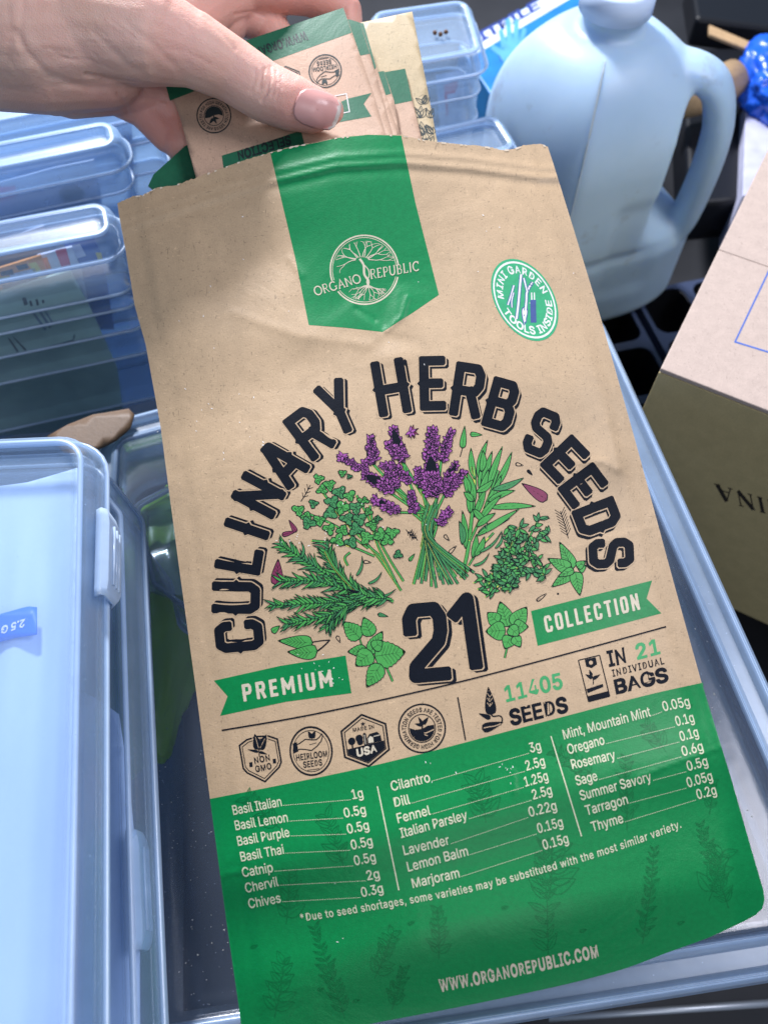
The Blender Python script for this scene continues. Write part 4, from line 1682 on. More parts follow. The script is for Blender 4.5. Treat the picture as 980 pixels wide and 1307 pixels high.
def clear_case(name, label, cs, ztop, h, r=.012, ribs=(), lidh=.014, group=None, content=None, wall=CL, lid=CLL):
    """clear storage case: ribbed tray, overhanging lid with a raised rim and a recessed top"""
    c = sum(ccw(cs)) / len(cs)
    t = thing(name, label, 'storage case', (c[0], c[1], ztop - h), group)
    zl = ztop - lidh
    shell('lid', cs, r, [(ztop - .0045, -.011), (ztop - .0042, -.0085), (ztop - .0006, -.0072), (ztop, -.0058), (ztop - .0004, -.0035), (ztop - .003, -.0012), (ztop - .0075, 0), (zl + .002, .0012), (zl, .0026), (zl - .0016, .0024), (zl - .002, .0008)],
          lid, t, cap0=True, thick=.0008, sharp=50)
    tube('lid_rim', [(q[0], q[1], ztop - .0012) for q in ring(ccw(cs), r, -.0045)], .0011, CLR, t, 6, True)
    tube('lid_flange', [(q[0], q[1], zl - .0006) for q in ring(ccw(cs), r, .0026)], .0011, CLR, t, 6, True)
    prof = [(zl - .0022, -.0015)]
    for z in sorted(ribs, reverse=True):
        prof += [(z + .002, -.002), (z, -.0006), (z - .002, -.002)]
    prof += [(ztop - h + .006, -.003 - h * .02), (ztop - h + .0015, -.0045 - h * .02), (ztop - h, -.008 - h * .02)]
    shell('tray', cs, r, prof, wall, t, cap1=True, thick=.0008, sharp=50)
    for z in ribs:
        tube('rib', [(q[0], q[1], z) for q in ring(ccw(cs), r, -.0006)], .0009, CLR, t, 6, True)
    return t


def latch(parent, a, b, z0, z1, out, mat=CLR):
    """snap latch hanging on the side from a to b (world xy), between two heights, proud by out"""
    a, b = V2(*a[:2]), V2(*b[:2])
    d = (b - a) / np.linalg.norm(b - a)
    n = V2(d[1], -d[0]) * (1 if out > 0 else -1)
    out = abs(out)
    v, f = [], []
    prof = [(z1, .000), (z1 + .0012, out * .55), (z1 - .0006, out), (z0 + .002, out * 1.15), (z0, out * .8), (z0 + .0015, .0006)]
    L = np.linalg.norm(b - a)
    st = [0, .003, .006, L - .006, L - .003, L]
    ins = [.55, .2, 0, 0, .2, .55]
    for s, i_ in zip(st, ins):
        for k, (z, w) in enumerate(prof):
            zz = z + (i_ * .008 if k in (3, 4) else 0)
            q = a + d * s + n * w * (1 - i_ * .35)
            v.append((q[0], q[1], zz))
    m = len(prof)
    for s in range(len(st) - 1):
        for k in range(m - 1):
            f.append((s * m + k, (s + 1) * m + k, (s + 1) * m + k + 1, s * m + k + 1))
    o = mesh('latch', v, f, mat, parent, True, 40)
    md = o.modifiers.new('thickness', 'SOLIDIFY')
    md.thickness = .001
    for e in (.3, .5, .7):
        q0 = a + d * .006 + n * (out * 1.12)
        q1 = b - d * .006 + n * (out * 1.12)
        z = z0 + (z1 - z0) * e
        tube('latch_ridge', [(q0[0], q0[1], z), (q1[0], q1[1], z)], .0006, mat, o, 6)
    return o


# ---- tub under the pouch
ZT = .080
zt = lambda x, y: atz(x, y, ZT)
tr_b, tr_f = zt(752, 378), zt(1136, 1222)
tl_f, tl_b = zt(60, 1395), zt(118, 545)
tub_cs = [tr_b, tr_f, tl_f, tl_b]
tub = thing('storage_tub', 'large clear lidded storage tub underneath the seed pouch, wide rim showing right and below', 'storage tub', (*(sum(ccw(tub_cs)) / 4), TZ))
shell('lid_plate', tub_cs, .022, [(ZT - .010, -.0190), (ZT - .0095, -.0165), (ZT - .0015, -.0150)], TUBL, tub, cap0=True, thick=.0012, sharp=45)
shell('lid_border', tub_cs, .022, [(ZT - .0014, -.0150), (ZT, -.0135), (ZT - .0008, -.0115), (ZT - .0035, -.0105), (ZT - .0035, -.0035), (ZT - .0005, -.0022), (ZT, -.001), (ZT - .001, .0008), (ZT - .010, .002), (ZT - .011, .001)],
      CLF, tub, thick=.0012, sharp=45)
tube('lid_rim', [(q[0], q[1], ZT - .0008) for q in ring(ccw(tub_cs), .022, -.0010)], .0014, CLR, tub, 6, True)
tube('lid_rim', [(q[0], q[1], ZT - .0008) for q in ring(ccw(tub_cs), .022, -.0135)], .0012, CLR, tub, 6, True)
shell('tub_body', tub_cs, .022, [(ZT - .0105, -.003), (ZT - .06, -.006), (ZT - .061, -.003), (ZT - .064, -.003), (ZT - .066, -.008), (TZ + .01, -.014), (TZ, -.020)], CL, tub, cap1=True, thick=.0015)
# dark sheet put in to stand for the tub's unlit inside
NAVY = M('tub_shade_navy', (.014, .020, .042), .45, .5)
nc = coords(NAVY, 'Object', (1, .25, 1))
bump(NAVY, noisy(NAVY, nc, 30, 4), .35, .004)
ctr = sum(ccw(tub_cs)) / 4
v, f = [], []
cc4 = ccw(tub_cs)
G_ = 28
for j in range(G_ + 1):
    for i in range(G_ + 1):
        u, w = i / G_, j / G_
        q = (cc4[0] * (1 - u) + cc4[1] * u) * (1 - w) + (cc4[3] * (1 - u) + cc4[2] * u) * w
        q = ctr + (q - ctr) * .88
        v.append((q[0], q[1], TZ + .030 + .006 * noise.noise(Vector((q[0] * 14, q[1] * 7, 1))) + .003 * noise.noise(Vector((q[0] * 50, q[1] * 20, 3)))))
for j in range(G_):
    for i in range(G_):
        k = j * (G_ + 1) + i
        f.append((k, k + 1, k + G_ + 2, k + G_ + 1))
nv = len(v)
o = mesh('shade_sheet', v, f, NAVY, None, True)
md = o.modifiers.new('thickness', 'SOLIDIFY')
md.thickness = .004
tag(o, 'dark navy sheet standing for the unlit inside of the tub, left of the pouch', 'sheet')

# ---- flat cases at the left
ZA = .172
cA = [atz(117, 548, ZA), atz(106, 1420, ZA), atz(-320, 1420, ZA), atz(-210, 562, ZA)]
caseA = clear_case('flat_storage_case', 'front left clear case lying flat, white sheet and blue 2.5 G label inside', cA, ZA, .040, .016, (ZA - .024,), .012, 'clear latched cases')
la = [atz(124, 652, ZA - .004), atz(121, 762, ZA - .004)]
latch(caseA, la[0], la[1], ZA - .020, ZA - .003, -.0050)
ZB = .128
cB = [atz(118, 590, ZB), atz(166, 650, ZB), atz(191, 1400, ZB), atz(-260, 1420, ZB), atz(-160, 600, ZB)]
caseB = clear_case('flat_storage_case', 'clear case lying beneath the front left one, white paper showing at its right edge', cB, ZB, .045, .012, (ZB - .03,), .012, 'clear latched cases')
la = [atz(158, 1060, ZB), atz(164, 1215, ZB)]
latch(caseB, la[0], la[1], ZB - .018, ZB - .002, -.0045)
o = tag(caseB, None)

PAPER = M('white_paper', (.56, .66, .92), .6, .3)
pc = coords(PAPER, 'Object')
setp(PAPER, Base_Color=ramp(PAPER, noisy(PAPER, pc, 8, 3), [(.35, (.43, .55, .77)), (.65, (.50, .62, .84))]))
bump(PAPER, noisy(PAPER, coords(PAPER, 'Object', (1, .12, 1)), 40, 2), .35, .004)


def sheet(name, label, cat, pts, z, mat, t=.0006, wob=.0015, seed=0, parent=None, ribs=0.0):
    """a loose sheet: outline in plan, gently wavy, with thickness"""
    P = [V2(*p[:2]) for p in pts]
    vv, ff = cdt([dens(P, .006)], .0032 if ribs else .006)
    v = [(x, y, z + wob * noise.noise(Vector((x * 22, y * 7, seed))) * 2 + ribs * math.sin((x + .15 * y) * 300) * abs(math.sin((x + .15 * y) * 71)) * min(1.0, max(0.0, (pts[0][1] - y) / .03 + .1))) for x, y in vv]
    o = mesh(name, v, ff, mat, parent, True)
    if v:
        a, b, c = [np.array(v[i]) for i in ff[0][:3]]
        if np.cross(b - a, c - a)[2] < 0:
            o.data.flip_normals()
    md = o.modifiers.new('thickness', 'SOLIDIFY')
    md.thickness = t
    md.offset = -1
    if label:
        tag(o, label, cat)
    return o


z = ZA - .0112
sheet('paper_sheet', 'white ribbed paper filling the front left clear case', 'paper', [atz(-150, 640, z), atz(34, 614, z), atz(98, 596, z), atz(101, 800, z), atz(92, 1390, z), atz(-250, 1390, z)], z, PAPER, .0006, .0012, 1, None, .0018)
z = ZB - .010
sheet('paper_sheet', 'folded white paper inside the lower clear case, pointed at its top', 'paper', [atz(100, 880, z), atz(130, 896, z), atz(152, 912, z), atz(166, 1010, z), atz(178, 1140, z), atz(179, 1390, z), atz(60, 1390, z)], z, PAPER, .0006, .0012, 2)
# blue 2.5 G label on the paper of the front left case
BLUE = M('blue_label', (.012, .16, .75), .45, .4)
zl_ = ZA - .0072
lab = sheet('packet_label', 'blue label marked 2.5 G upside down inside the front left case', 'label', [atz(-60, 795, zl_), atz(0, 784, zl_), atz(14, 780, zl_), atz(28, 776, zl_), atz(37, 774, zl_), atz(47, 775, zl_), atz(47, 810, zl_), atz(20, 814, zl_), atz(-60, 836, zl_)], zl_, BLUE, .0003, .0001, 3)
LS = Surface((0, 0, zl_ + .0002), (0, 0, 1))
WHT = M('white_ink', (.75, .78, .85), .5)
A = Art(LS, .00015)
A.text('2.5 G', (32, 790), (2, 800), (-1, 9.5), 0, .03)
A.build('label_lettering', [WHT], lab)

# ---- small clear lid, lime bag and brown card in the gap
z = ZT - .012
sc_ = [atz(158, 645, z), atz(262, 590, z), atz(330, 780, z), atz(238, 800, z), atz(207, 738, z)]
t = clear_case('small_clear_container', 'small clear container with a rounded lid corner between the cases and the pouch', sc_, z, .030, .010, (), .008, None, None, CLD, CLD)
LIME = M('lime_plastic_bag', (.36, .66, .08), .35, .5)
p = LIME.node_tree.nodes['Principled BSDF']
p.inputs['Transmission Weight'].default_value = .15
p.inputs['Subsurface Weight'].default_value = .3
p.inputs['Subsurface Radius'].default_value = (.01, .02, .005)
v, f = [], []
n1, n2 = 40, 60
c0 = atz(200, 790, .032)
for j in range(n2 + 1):
    th = math.pi * j / n2
    for i in range(n1):
        ph = 2 * math.pi * i / n1
        d = Vector((math.sin(th) * math.cos(ph), math.cos(th), math.sin(th) * math.sin(ph)))
        k = 1 + .16 * noise.noise(d * 2.2) + .07 * (1 - abs(noise.noise(d * 5.5 + Vector((3, 0, 0)))) * 2) + .03 * (1 - abs(noise.noise(d * 12)) * 2)
        v.append((c0[0] + d.x * .026 * k, c0[1] + d.y * .078 * k, c0[2] + d.z * .022 * k))
for j in range(n2):
    for i in range(n1):
        f.append((j * n1 + i, j * n1 + (i + 1) % n1, (j + 1) * n1 + (i + 1) % n1, (j + 1) * n1 + i))
o = mesh('plastic_bag', v, f, LIME, None, True)
tag(o, 'crumpled lime green plastic bag in the gap left of the pouch', 'plastic bag')
CARD = make_kraft('brown_card', (.15, .09, .05), 'Object', 2.9)
z = .084
sheet('brown_card', 'torn piece of brown card lying behind the front left case', 'card', [atz(60, 556, z), atz(86, 541, z), atz(118, 528, z), atz(164, 521, z), atz(171, 528, z), atz(166, 545, z), atz(148, 560, z), atz(118, 575, z), atz(90, 585, z)], z, CARD, .0012, .0006, 5)

# ---- upright cases, back left
def upright(label, fl, fr, bk, ztop, h, ylines, xref, w=CL, l=CLL):
    a, b = atz(*fl, ztop), atz(*fr, ztop)
    e = (b - a) / np.linalg.norm(b - a)
    n = np.array((-e[1], e[0], 0))
    k = atz(*bk, ztop)
    dp = max(.03, float((k - b) @ n))
    a = a - e * .14
    cs = [a, b, b + n * dp, a + n * dp]
    zs = []
    for yl in ylines:
        r_ = rays(xref, yl)
        tt = ((b - CAM) @ n) / (r_ @ n)
        zs.append(float((CAM + r_ * tt)[2]))
    c = clear_case('upright_storage_case', label, cs, ztop, h, .012, tuple(q for q in zs if q < ztop - .018), .013, 'clear latched cases', None, w, l)
    return c, b, e, n, dp


cC, bC, eC, nC, dC = upright('clear upright case full of colourful packets and a pale green envelope, behind the brown card', (0, 329), (150, 300), (140, 250), .13, .22, (391, 411, 441, 474, 534), 80)
cD, bD, eD, nD, dD = upright('clear upright case with a pink label, second behind the flat cases', (0, 218), (158, 186), (150, 148), .14, .235, (262, 300), 80, CLB, CLB)
cE, bE, eE, nE, dE = upright('rearmost clear upright case, half hidden by the wrist', (0, 158), (196, 118), (190, 70), .14, .235, (190, 230, 260), 150, CLB, CLB)


def plane_in(b, n, depth):
    q = b + n * depth
    return Surface(q, -n)


def colour(name, c, rough=.5):
    m = M(name, c, rough, .4)
    co = coords(m, 'Object')
    b = np.array(c)
    setp(m, Base_Color=ramp(m, noisy(m, co, 60, 3), [(.3, tuple(b * .85)), (.7, tuple(b * 1.1))]))
    return m


CM = {k: colour(k + '_packet_paper', c) for k, c in dict(orange=(.75, .30, .06), black=(.015, .018, .025), red=(.62, .05, .12), blue=(.04, .14, .50), yellow=(.72, .58, .10), white=(.55, .62, .80), mint=(.60, .78, .62), pink=(.75, .16, .36), grey=(.16, .22, .30),
                                               cream=(.60, .55, .42), teal=(.03, .22, .16)).items()}


def packet(name, label, cat, S, pts, mat, t=.0012, prints=()):
    x = np.array([p[0] for p in pts], float)
    y = np.array([p[1] for p in pts], float)
    P = S.pos(x, y)
    o = slab(name, P, S.n, t, mat)
    tag(o, label, cat, None)
    for pm, pl in prints:
        for q in pl:
            A = Art(S, .0006)
            if len(q) == 2 or isinstance(q[-1], (int, float)):
                A.strip(q[:-1], q[-1], 0)
            else:
                A.poly(q, 0)
            A.build('packet_print', [pm], o)
    return o


S1 = plane_in(bC, nC, .006)
packet('envelope', 'pale green envelope standing against the front of the packed case', 'envelope', S1, [(-60, 390), (0, 373), (90, 345), (116, 395), (150, 470), (160, 545), (-60, 560)], CM['mint'], .0016,
       [(CM['black'], [[(28, 380), (33, 379), (36, 388), (31, 390)], [(37, 384), (40, 383), (42, 390), (39, 391)], [(45, 382), (48, 381), (50, 389), (47, 390)], [(53, 383), (56, 382), (57, 386), (54, 387)],
                       [(58, 443), (94, 433), (95, 436), (60, 446)], [(93, 433), (95, 432), (96, 427), (94, 427)], [(10, 432), (12, 431), (24, 448), (22, 450)], [(16, 430), (18, 430), (34, 446), (32, 448)]]),
        (CM['grey'], [[(40, 398), (43, 397), (60, 420), (57, 422)], [(48, 396), (51, 395), (66, 417), (63, 419)], [(55, 395), (57, 394), (70, 414), (68, 415)]])])
S2 = plane_in(bC, nC, .014)
packet('seed_packet', 'orange and yellow seed packet at the left edge of the packed case', 'seed packet', S2, [(-60, 352), (-10, 345), (52, 326), (62, 352), (70, 420), (-60, 440)], CM['orange'], .0015,
       [(CM['black'], [[(0, 347), (16, 343), (18, 350), (2, 352)], [(2, 364), (48, 352), (52, 362), (6, 376)], [(20, 339), (34, 336), (37, 342), (24, 345)]]), (CM['yellow'], [[(36, 336), (46, 334), (60, 356), (52, 360)], [(-5, 354), (12, 352), (14, 358), (-4, 361)]]),
        (CM['white'], [[(12, 350), (44, 342), (48, 350), (16, 361)]])])
packet('seed_packet', 'white seed packet with a red edge in the packed case', 'seed packet', plane_in(bC, nC, .019), [(48, 326), (92, 315), (104, 345), (120, 420), (60, 430)], CM['white'], .0015,
       [(CM['red'], [[(70, 319), (84, 316), (91, 340), (80, 344)]]), (CM['orange'], [[(52, 330), (60, 328), (70, 352), (62, 354)]])])
packet('seed_packet', 'blue seed packet with a yellow corner in the packed case', 'seed packet', plane_in(bC, nC, .026), [(82, 309), (118, 300), (132, 330), (146, 420), (100, 420)], CM['blue'], .0015,
       [(CM['white'], [[(88, 314), (102, 311), (110, 326), (98, 330)]]), (CM['yellow'], [[(122, 322), (129, 322), (132, 334), (126, 334)]])])
packet('seed_packet', 'white packet with grey print leaning at the back of the packed case', 'seed packet', plane_in(bC, nC, .034), [(-60, 330), (0, 306), (56, 288), (70, 330), (80, 420), (-60, 440)], CM['white'], .0015,
       [(CM['grey'], [[(6, 312), (40, 302), (41, 305), (7, 315)], [(6, 318), (30, 311), (31, 313), (7, 320)]])])
packet('seed_packet', 'white packet with a pink label in the second upright case', 'seed packet', plane_in(bD, nD, .008), [(-60, 260), (0, 233), (70, 214), (120, 204), (134, 300), (-60, 330)], CM['white'], .0015,
       [(CM['pink'], [[(-30, 246), (0, 238), (19, 237), (22, 250), (0, 256), (-30, 260)]]), (CM['grey'], [[(75, 244), (84, 237), (98, 236), (107, 243), (108, 250), (100, 256), (84, 258), (76, 251)]])])
# the print on it: pale centre keeps it a ring
packet('seed_packet', 'plain pale packet in the rearmost upright case', 'seed packet', plane_in(bE, nE, .008), [(20, 190), (110, 165), (168, 152), (172, 250), (20, 270)], CM['white'], .0015)

# ---- milk jug
JC = np.array((.156, .572))
JH = R(-13)
def jr(th, z):
    """horizontal radius of the jug's moulded body in direction th"""
    k = abs(math.cos(2 * (th - JH)))
    # rounded square with a corner toward the handle
    a = th - JH
    c_, s_ = abs(math.cos(a)), abs(math.sin(a))
    sq = .080 / (c_ ** 2.0 + s_ ** 2.0) ** .5
    p_ = 1.35
    sq = .083 / ((c_ ** p_ + s_ ** p_) ** (1 / p_)) * 1.0
    zz = z
    if zz < .150:
        R_ = sq
        if zz < .006:
            R_ -= .004 * (1 - zz / .006)
        R_ *= 1 - .03 * math.exp(-((zz - .075) / .004) ** 2)
    else:
        t = (zz - .150) / (.225 - .150)
        rn = .021
        kk = math.sqrt(max(0, 1 - t ** 1.9)) if t < 1 else 0
        R_ = rn + (sq - rn) * kk
    R_ *= 1 - .05 * max(0, -math.cos(th - JH)) + .24 * max(0, math.cos(th - JH)) ** 3 * (1 - smoothstep(.17, .225, zz))
    # hand recess
    if .072 < zz < .206:
        cosd = math.cos((th - JH + math.pi) % (2 * math.pi) - math.pi)
        if cosd > .2:
            dep = smoothstep(.072, .098, zz) * (1 - smoothstep(.186, .206, zz))
            lim = .062 / cosd
            R_ = R_ * (1 - dep) + min(R_, lim) * dep
    # sunken panels on the flat sides
    pan = math.exp(-((a + math.pi / 4) % (math.pi / 2) - math.pi / 4) ** 2 * 0)
    fc = math.cos(4 * a)
    if .03 < zz < .135 and fc < -.2:
        R_ -= .0022 * smoothstep(.2, .6, -fc) * smoothstep(.03, .045, zz) * (1 - smoothstep(.120, .135, zz))
    return R_


v, f = [], []
NT = 96
zs = list(np.linspace(0, .225, 76)) + [.228, .234, .2345, .240, .245]
for z in zs:
    for i in range(NT):
        th = 2 * math.pi * i / NT
        if z <= .225:
            r_ = jr(th, z)
        else:
            r_ = {.228: .021, .234: .021, .2345: .0235, .240: .0235, .245: .019}[z]
        v.append((JC[0] + r_ * math.cos(th), JC[1] + r_ * math.sin(th), TZ + .0005 + z))
for j in range(len(zs) - 1):
    for i in range(NT):
        f.append((j * NT + i, j * NT + (i + 1) % NT, (j + 1) * NT + (i + 1) % NT, (j + 1) * NT + i))
f.append(tuple(range(NT))[::-1])
f.append(tuple(range((len(zs) - 1) * NT, len(zs) * NT)))
hd = V2(math.cos(JH), math.sin(JH))
path = spline([(.022, .200), (.056, .203), (.080, .194), (.092, .168), (.0955, .140), (.0955, .110), (.093, .080), (.084, .055)], 6)
hv, hf = [], []
nn = 14
side = np.array((-hd[1], hd[0], 0))
for i, q in enumerate(path):
    a, b = path[max(0, i - 1)], path[min(len(path) - 1, i + 1)]
    d = (b - a) / np.linalg.norm(b - a)
    nrm = V2(-d[1], d[0])
    ce = np.array((JC[0] + hd[0] * q[0], JC[1] + hd[1] * q[0], TZ + q[1]))
    n3 = np.array((hd[0] * nrm[0], hd[1] * nrm[0], nrm[1]))
    for k in range(nn):
        t = 2 * math.pi * k / nn
        hv.append(ce + n3 * .0115 * math.cos(t) + side * .0185 * math.sin(t))
for i in range(len(path) - 1):
    for k in range(nn):
        hf.append((i * nn + k, i * nn + (k + 1) % nn, (i + 1) * nn + (k + 1) % nn, (i + 1) * nn + k))
hf.append(tuple(range(nn))[::-1])
hf.append(tuple(range((len(path) - 1) * nn, len(path) * nn)))


def remesh(name, parts, vox, smooth_it, mat, fac=.5):
    vs, fs, n = [], [], 0
    for a, b in parts:
        vs += [tuple(map(float, q)) for q in a]
        fs += [tuple(int(i) + n for i in q) for q in b]
        n += len(a)
    me = bpy.data.meshes.new(name)
    me.from_pydata(vs, [], fs)
    bm = bmesh.new()
    bm.from_mesh(me)
    # outward normals on each closed piece
    bmesh.ops.recalc_face_normals(bm, faces=bm.faces)
    bm.to_mesh(me)
    bm.free()
    o = bpy.data.objects.new(name, me)
    COL.objects.link(o)
    md = o.modifiers.new('r', 'REMESH')
    md.mode = 'VOXEL'
    md.voxel_size = vox
    ms = o.modifiers.new('s', 'SMOOTH')
    ms.iterations = smooth_it
    ms.factor = fac
    bpy.context.view_layer.update()
    m2 = bpy.data.meshes.new_from_object(o.evaluated_get(bpy.context.evaluated_depsgraph_get()))
    COL.objects.unlink(o)
    bpy.data.objects.remove(o)
    m2.name = name
    m2.shade_smooth()
    m2.materials.clear()
    return link(name, m2, mat)


jug = remesh('milk_jug', [(v, f), (hv, hf)], .0022, 5, MILK)
# faint mould seam down the middle and a raised oval on the front, both part of the moulding
seam = []
for z in np.linspace(.01, .222, 60):
    th = JH - math.pi / 2
    r_ = jr(th, z) + .0001
    seam.append(np.array((JC[0] + r_ * math.cos(th), JC[1] + r_ * math.sin(th), TZ + z)))
tube('mould_seam', seam, .0007, MILK, jug, 6)
tag(jug, 'empty milky white plastic gallon jug with side handle, behind the pouch', 'jug')
CAPM = M('jug_cap', (.55, .68, .9), .4)
tube('cap', [(JC[0], JC[1], TZ + .236), (JC[0], JC[1], TZ + .2365), (JC[0], JC[1], TZ + .252), (JC[0], JC[1], TZ + .2535)], lambda t: .0248 if .01 < t < .9 else .022, CAPM, jug, 32)

# ---- cardboard box at the right
BZ = .100
k0, k1, k2 = atz(843, 470, BZ), atz(980, 190, BZ), atz(980, 520, BZ)
eb = (k1 - k0) / np.linalg.norm(k1 - k0)
fb = np.array((eb[1], -eb[0], 0))
cs = [k0, k0 + fb * .22, k0 + fb * .22 + eb * .212, k0 + eb * .212]
BOXT = make_kraft('cardboard_top', (.45, .36, .31), 'Object', 2.9, .8)
BOXS = make_kraft('cardboard_side', (.52, .42, .21), 'Object', 2.9, .5)
box = thing('cardboard_box', 'brown cardboard box at the right with a thin blue rectangle printed on its top', 'cardboard box', (*(k0 + fb * .11 + eb * .10)[:2], TZ))
up3 = np.array((0, 0, 1.0))
hgt = BZ - TZ - .0005


def face(name, a, u, v_, n, mat, t=.003):
    return slab(name, [a, a + u, a + u + v_, a + v_], n, t, mat, box, .0006)


face('top_flap', k0 + up3 * 0, fb * .22, eb * .104, up3, BOXT)
face('top_flap', k0 + eb * .1043, fb * .22, eb * .1075, up3, BOXT)
dn = -up3 * (hgt - .0035)
w0 = k0 - up3 * .0034
face('side_panel', w0 + fb * .0012 + 0 * eb, fb * .2176, dn, -eb, BOXS)
face('side_panel', w0, eb * .212, dn, -fb, BOXS)
face('side_panel', w0 + eb * .212 + fb * .0012, fb * .2176, dn, eb, BOXS)
face('side_panel', w0 + fb * .22, eb * .212, dn, fb, BOXS)
SB = Surface(k0, up3)
A = Art(SB, .0004)
BLU = M('blue_box_ink', (.05, .12, .42), .6, .3)
A.strip(dens([(1100, 95), (938, 436), (1120, 492)], 20, False), 2.0, 0)
A.build('blue_rectangle', [BLU], box)
SF = Surface(w0, -eb)
A = Art(SF, .0004)
DK = M('black_box_ink', (.03, .025, .02), .6, .3)


def serif_word(A, s, p0, p1, up, m, t=3.2):
    p0, p1, up = V2(*p0), V2(*p1), V2(*up)
    g2 = {'C': [([(.95, .78), (.8, .95), (.5, 1), (.2, .85), (.08, .5), (.2, .15), (.5, 0), (.8, .05), (.97, .22)], 1.0), ([(.95, .7), (.95, 1)], .4)],
          'H': [([(.15, 0), (.15, 1)], 1.3), ([(.85, 0), (.85, 1)], 1.3), ([(.15, .5), (.85, .5)], .4), ([(0, 0), (.32, 0)], .4), ([(0, 1), (.32, 1)], .4), ([(.68, 0), (1, 0)], .4), ([(.68, 1), (1, 1)], .4)],
          'I': [([(.5, 0), (.5, 1)], 1.3), ([(.1, 0), (.9, 0)], .4), ([(.1, 1), (.9, 1)], .4)],
          'N': [([(.12, 0), (.12, 1)], .5), ([(.12, 1), (.88, 0)], 1.4), ([(.88, 0), (.88, 1)], .5), ([(0, 0), (.28, 0)], .4), ([(0, 1), (.2, 1)], .4), ([(.72, 1), (1, 1)], .4)],
          'A': [([(.08, 0), (.5, 1)], .5), ([(.5, 1), (.9, 0)], 1.5), ([(.22, .33), (.78, .33)], .4), ([(-.05, 0), (.25, 0)], .4), ([(.7, 0), (1.08, 0)], .4)]}
    ws = [.42 if c == 'I' else 1.0 for c in s]
    tot = sum(ws) + .26 * (len(s) - 1)
    e = (p1 - p0) / tot
    x = 0
    for c, w in zip(s, ws):
        for pl, k in g2[c]:
            A.strip([p0 + e * (x + a * w) + up * b for a, b in pl], t * k, m)
        x += w + .26


serif_word(A, 'CHINA', (1026, 652), (913, 618), (4, 19), 0, 3.2)
A.build('box_lettering', [DK], box)

# ---- black cell trays
ta, tb = atz(812, 395, TZ), atz(846, 457, TZ)
e2 = (tb - ta) / np.linalg.norm(tb - ta)
e1 = np.array((-e2[1], e2[0], 0))
e1 = -e1 if e1[0] < 0 else e1


def cell_tray(label, org, nx, ny, pitch=(.050, .058), wall_=.004):
    """plate with rounded wells; org = back-left corner, runs along e1 (right) and e2 (towards the viewer)"""
    t = thing('cell_tray', label, 'seed tray', (org + e1 * nx * pitch[0] / 2 + e2 * ny * pitch[1] / 2) - up3 * .055, 'black seed trays')
    q = lambda a, b, z=0: org + e1 * a + e2 * b + up3 * z
    X, Y = nx * pitch[0], ny * pitch[1]
    outl = [(0, 0), (X, 0), (X, Y), (0, Y)]
    holes = []
    for i in range(nx):
        for j in range(ny):
            a, b = i * pitch[0] + wall_, j * pitch[1] + wall_
            cs_ = [(a, b), (a + pitch[0] - 2 * wall_, b), (a + pitch[0] - 2 * wall_, b + pitch[1] - 2 * wall_), (a, b + pitch[1] - 2 * wall_)]
            holes.append(ring(ccw(cs_), .011, 0, 5))
    vv, ff = cdt([outl], None, holes)
    V = [q(a, b) for a, b in vv]
    o = mesh('tray_top', V, ff, BLK2, t)
    md = o.modifiers.new('thickness', 'SOLIDIFY')
    md.thickness = .0012
    # down-turned skirt
    sk = [q(*c) for c in outl]
    mesh('tray_skirt', [p_ - up3 * .0013 for p_ in sk] + [p_ - up3 * .012 + (p_ - q(X / 2, Y / 2)) * .012 for p_ in sk], [(i, (i + 1) % 4, (i + 1) % 4 + 4, i + 4) for i in range(4)], BLK2, t)
    me = None
    for h in holes:
        c = sum(h) / len(h)
        if me is None:
            loc = [x - c for x in h]
            n = len(loc)
            v_ = []
            for zz, s_ in ((-.0012, 1.0), (-.03, .90), (-.054, .80)):
                v_ += [e1 * x[0] * s_ + e2 * x[1] * s_ + up3 * zz for x in loc]
            f_ = [(k * n + i, k * n + (i + 1) % n, (k + 1) * n + (i + 1) % n, (k + 1) * n + i) for k in range(2) for i in range(n)] + [tuple(range(2 * n, 3 * n))]
            me = bpy.data.meshes.new('cell')
            me.from_pydata([tuple(map(float, p_)) for p_ in v_], [], f_)
            me.shade_smooth()
            me.materials.append(BLK)
        oc = bpy.data.objects.new('cell', me)
        COL.objects.link(oc)
        oc.parent = t
        oc.matrix_parent_inverse = Matrix.Translation(t.location).inverted()
        oc.location = [float(x) for x in q(*c)]
    return t


cell_tray('black cell tray partly under the milk jug, left of the narrow gap between trays', ta - e1 * (.303) - e2 * .02, 6, 4)
cell_tray('black cell tray beside the milk jug, right of the narrow gap between trays', ta + e1 * .004 - e2 * .02, 5, 4)
cell_tray('black cell tray in front of the cardboard box, right of the tub rim', ta + e1 * .0 + e2 * .225, 6, 6)
# grey metal bar low at the front right
MET = M('grey_metal', (.35, .38, .42), .4, .5, Metallic=.6)
a, b = atz(700, 1300, -.12), atz(1060, 1276, -.12)
o = tube('metal_bar', [a, (a + b) / 2, b], .0022, MET, None, 10)
tag(o, 'thin pale metal bar low at the bottom right corner below the tub', 'bar')

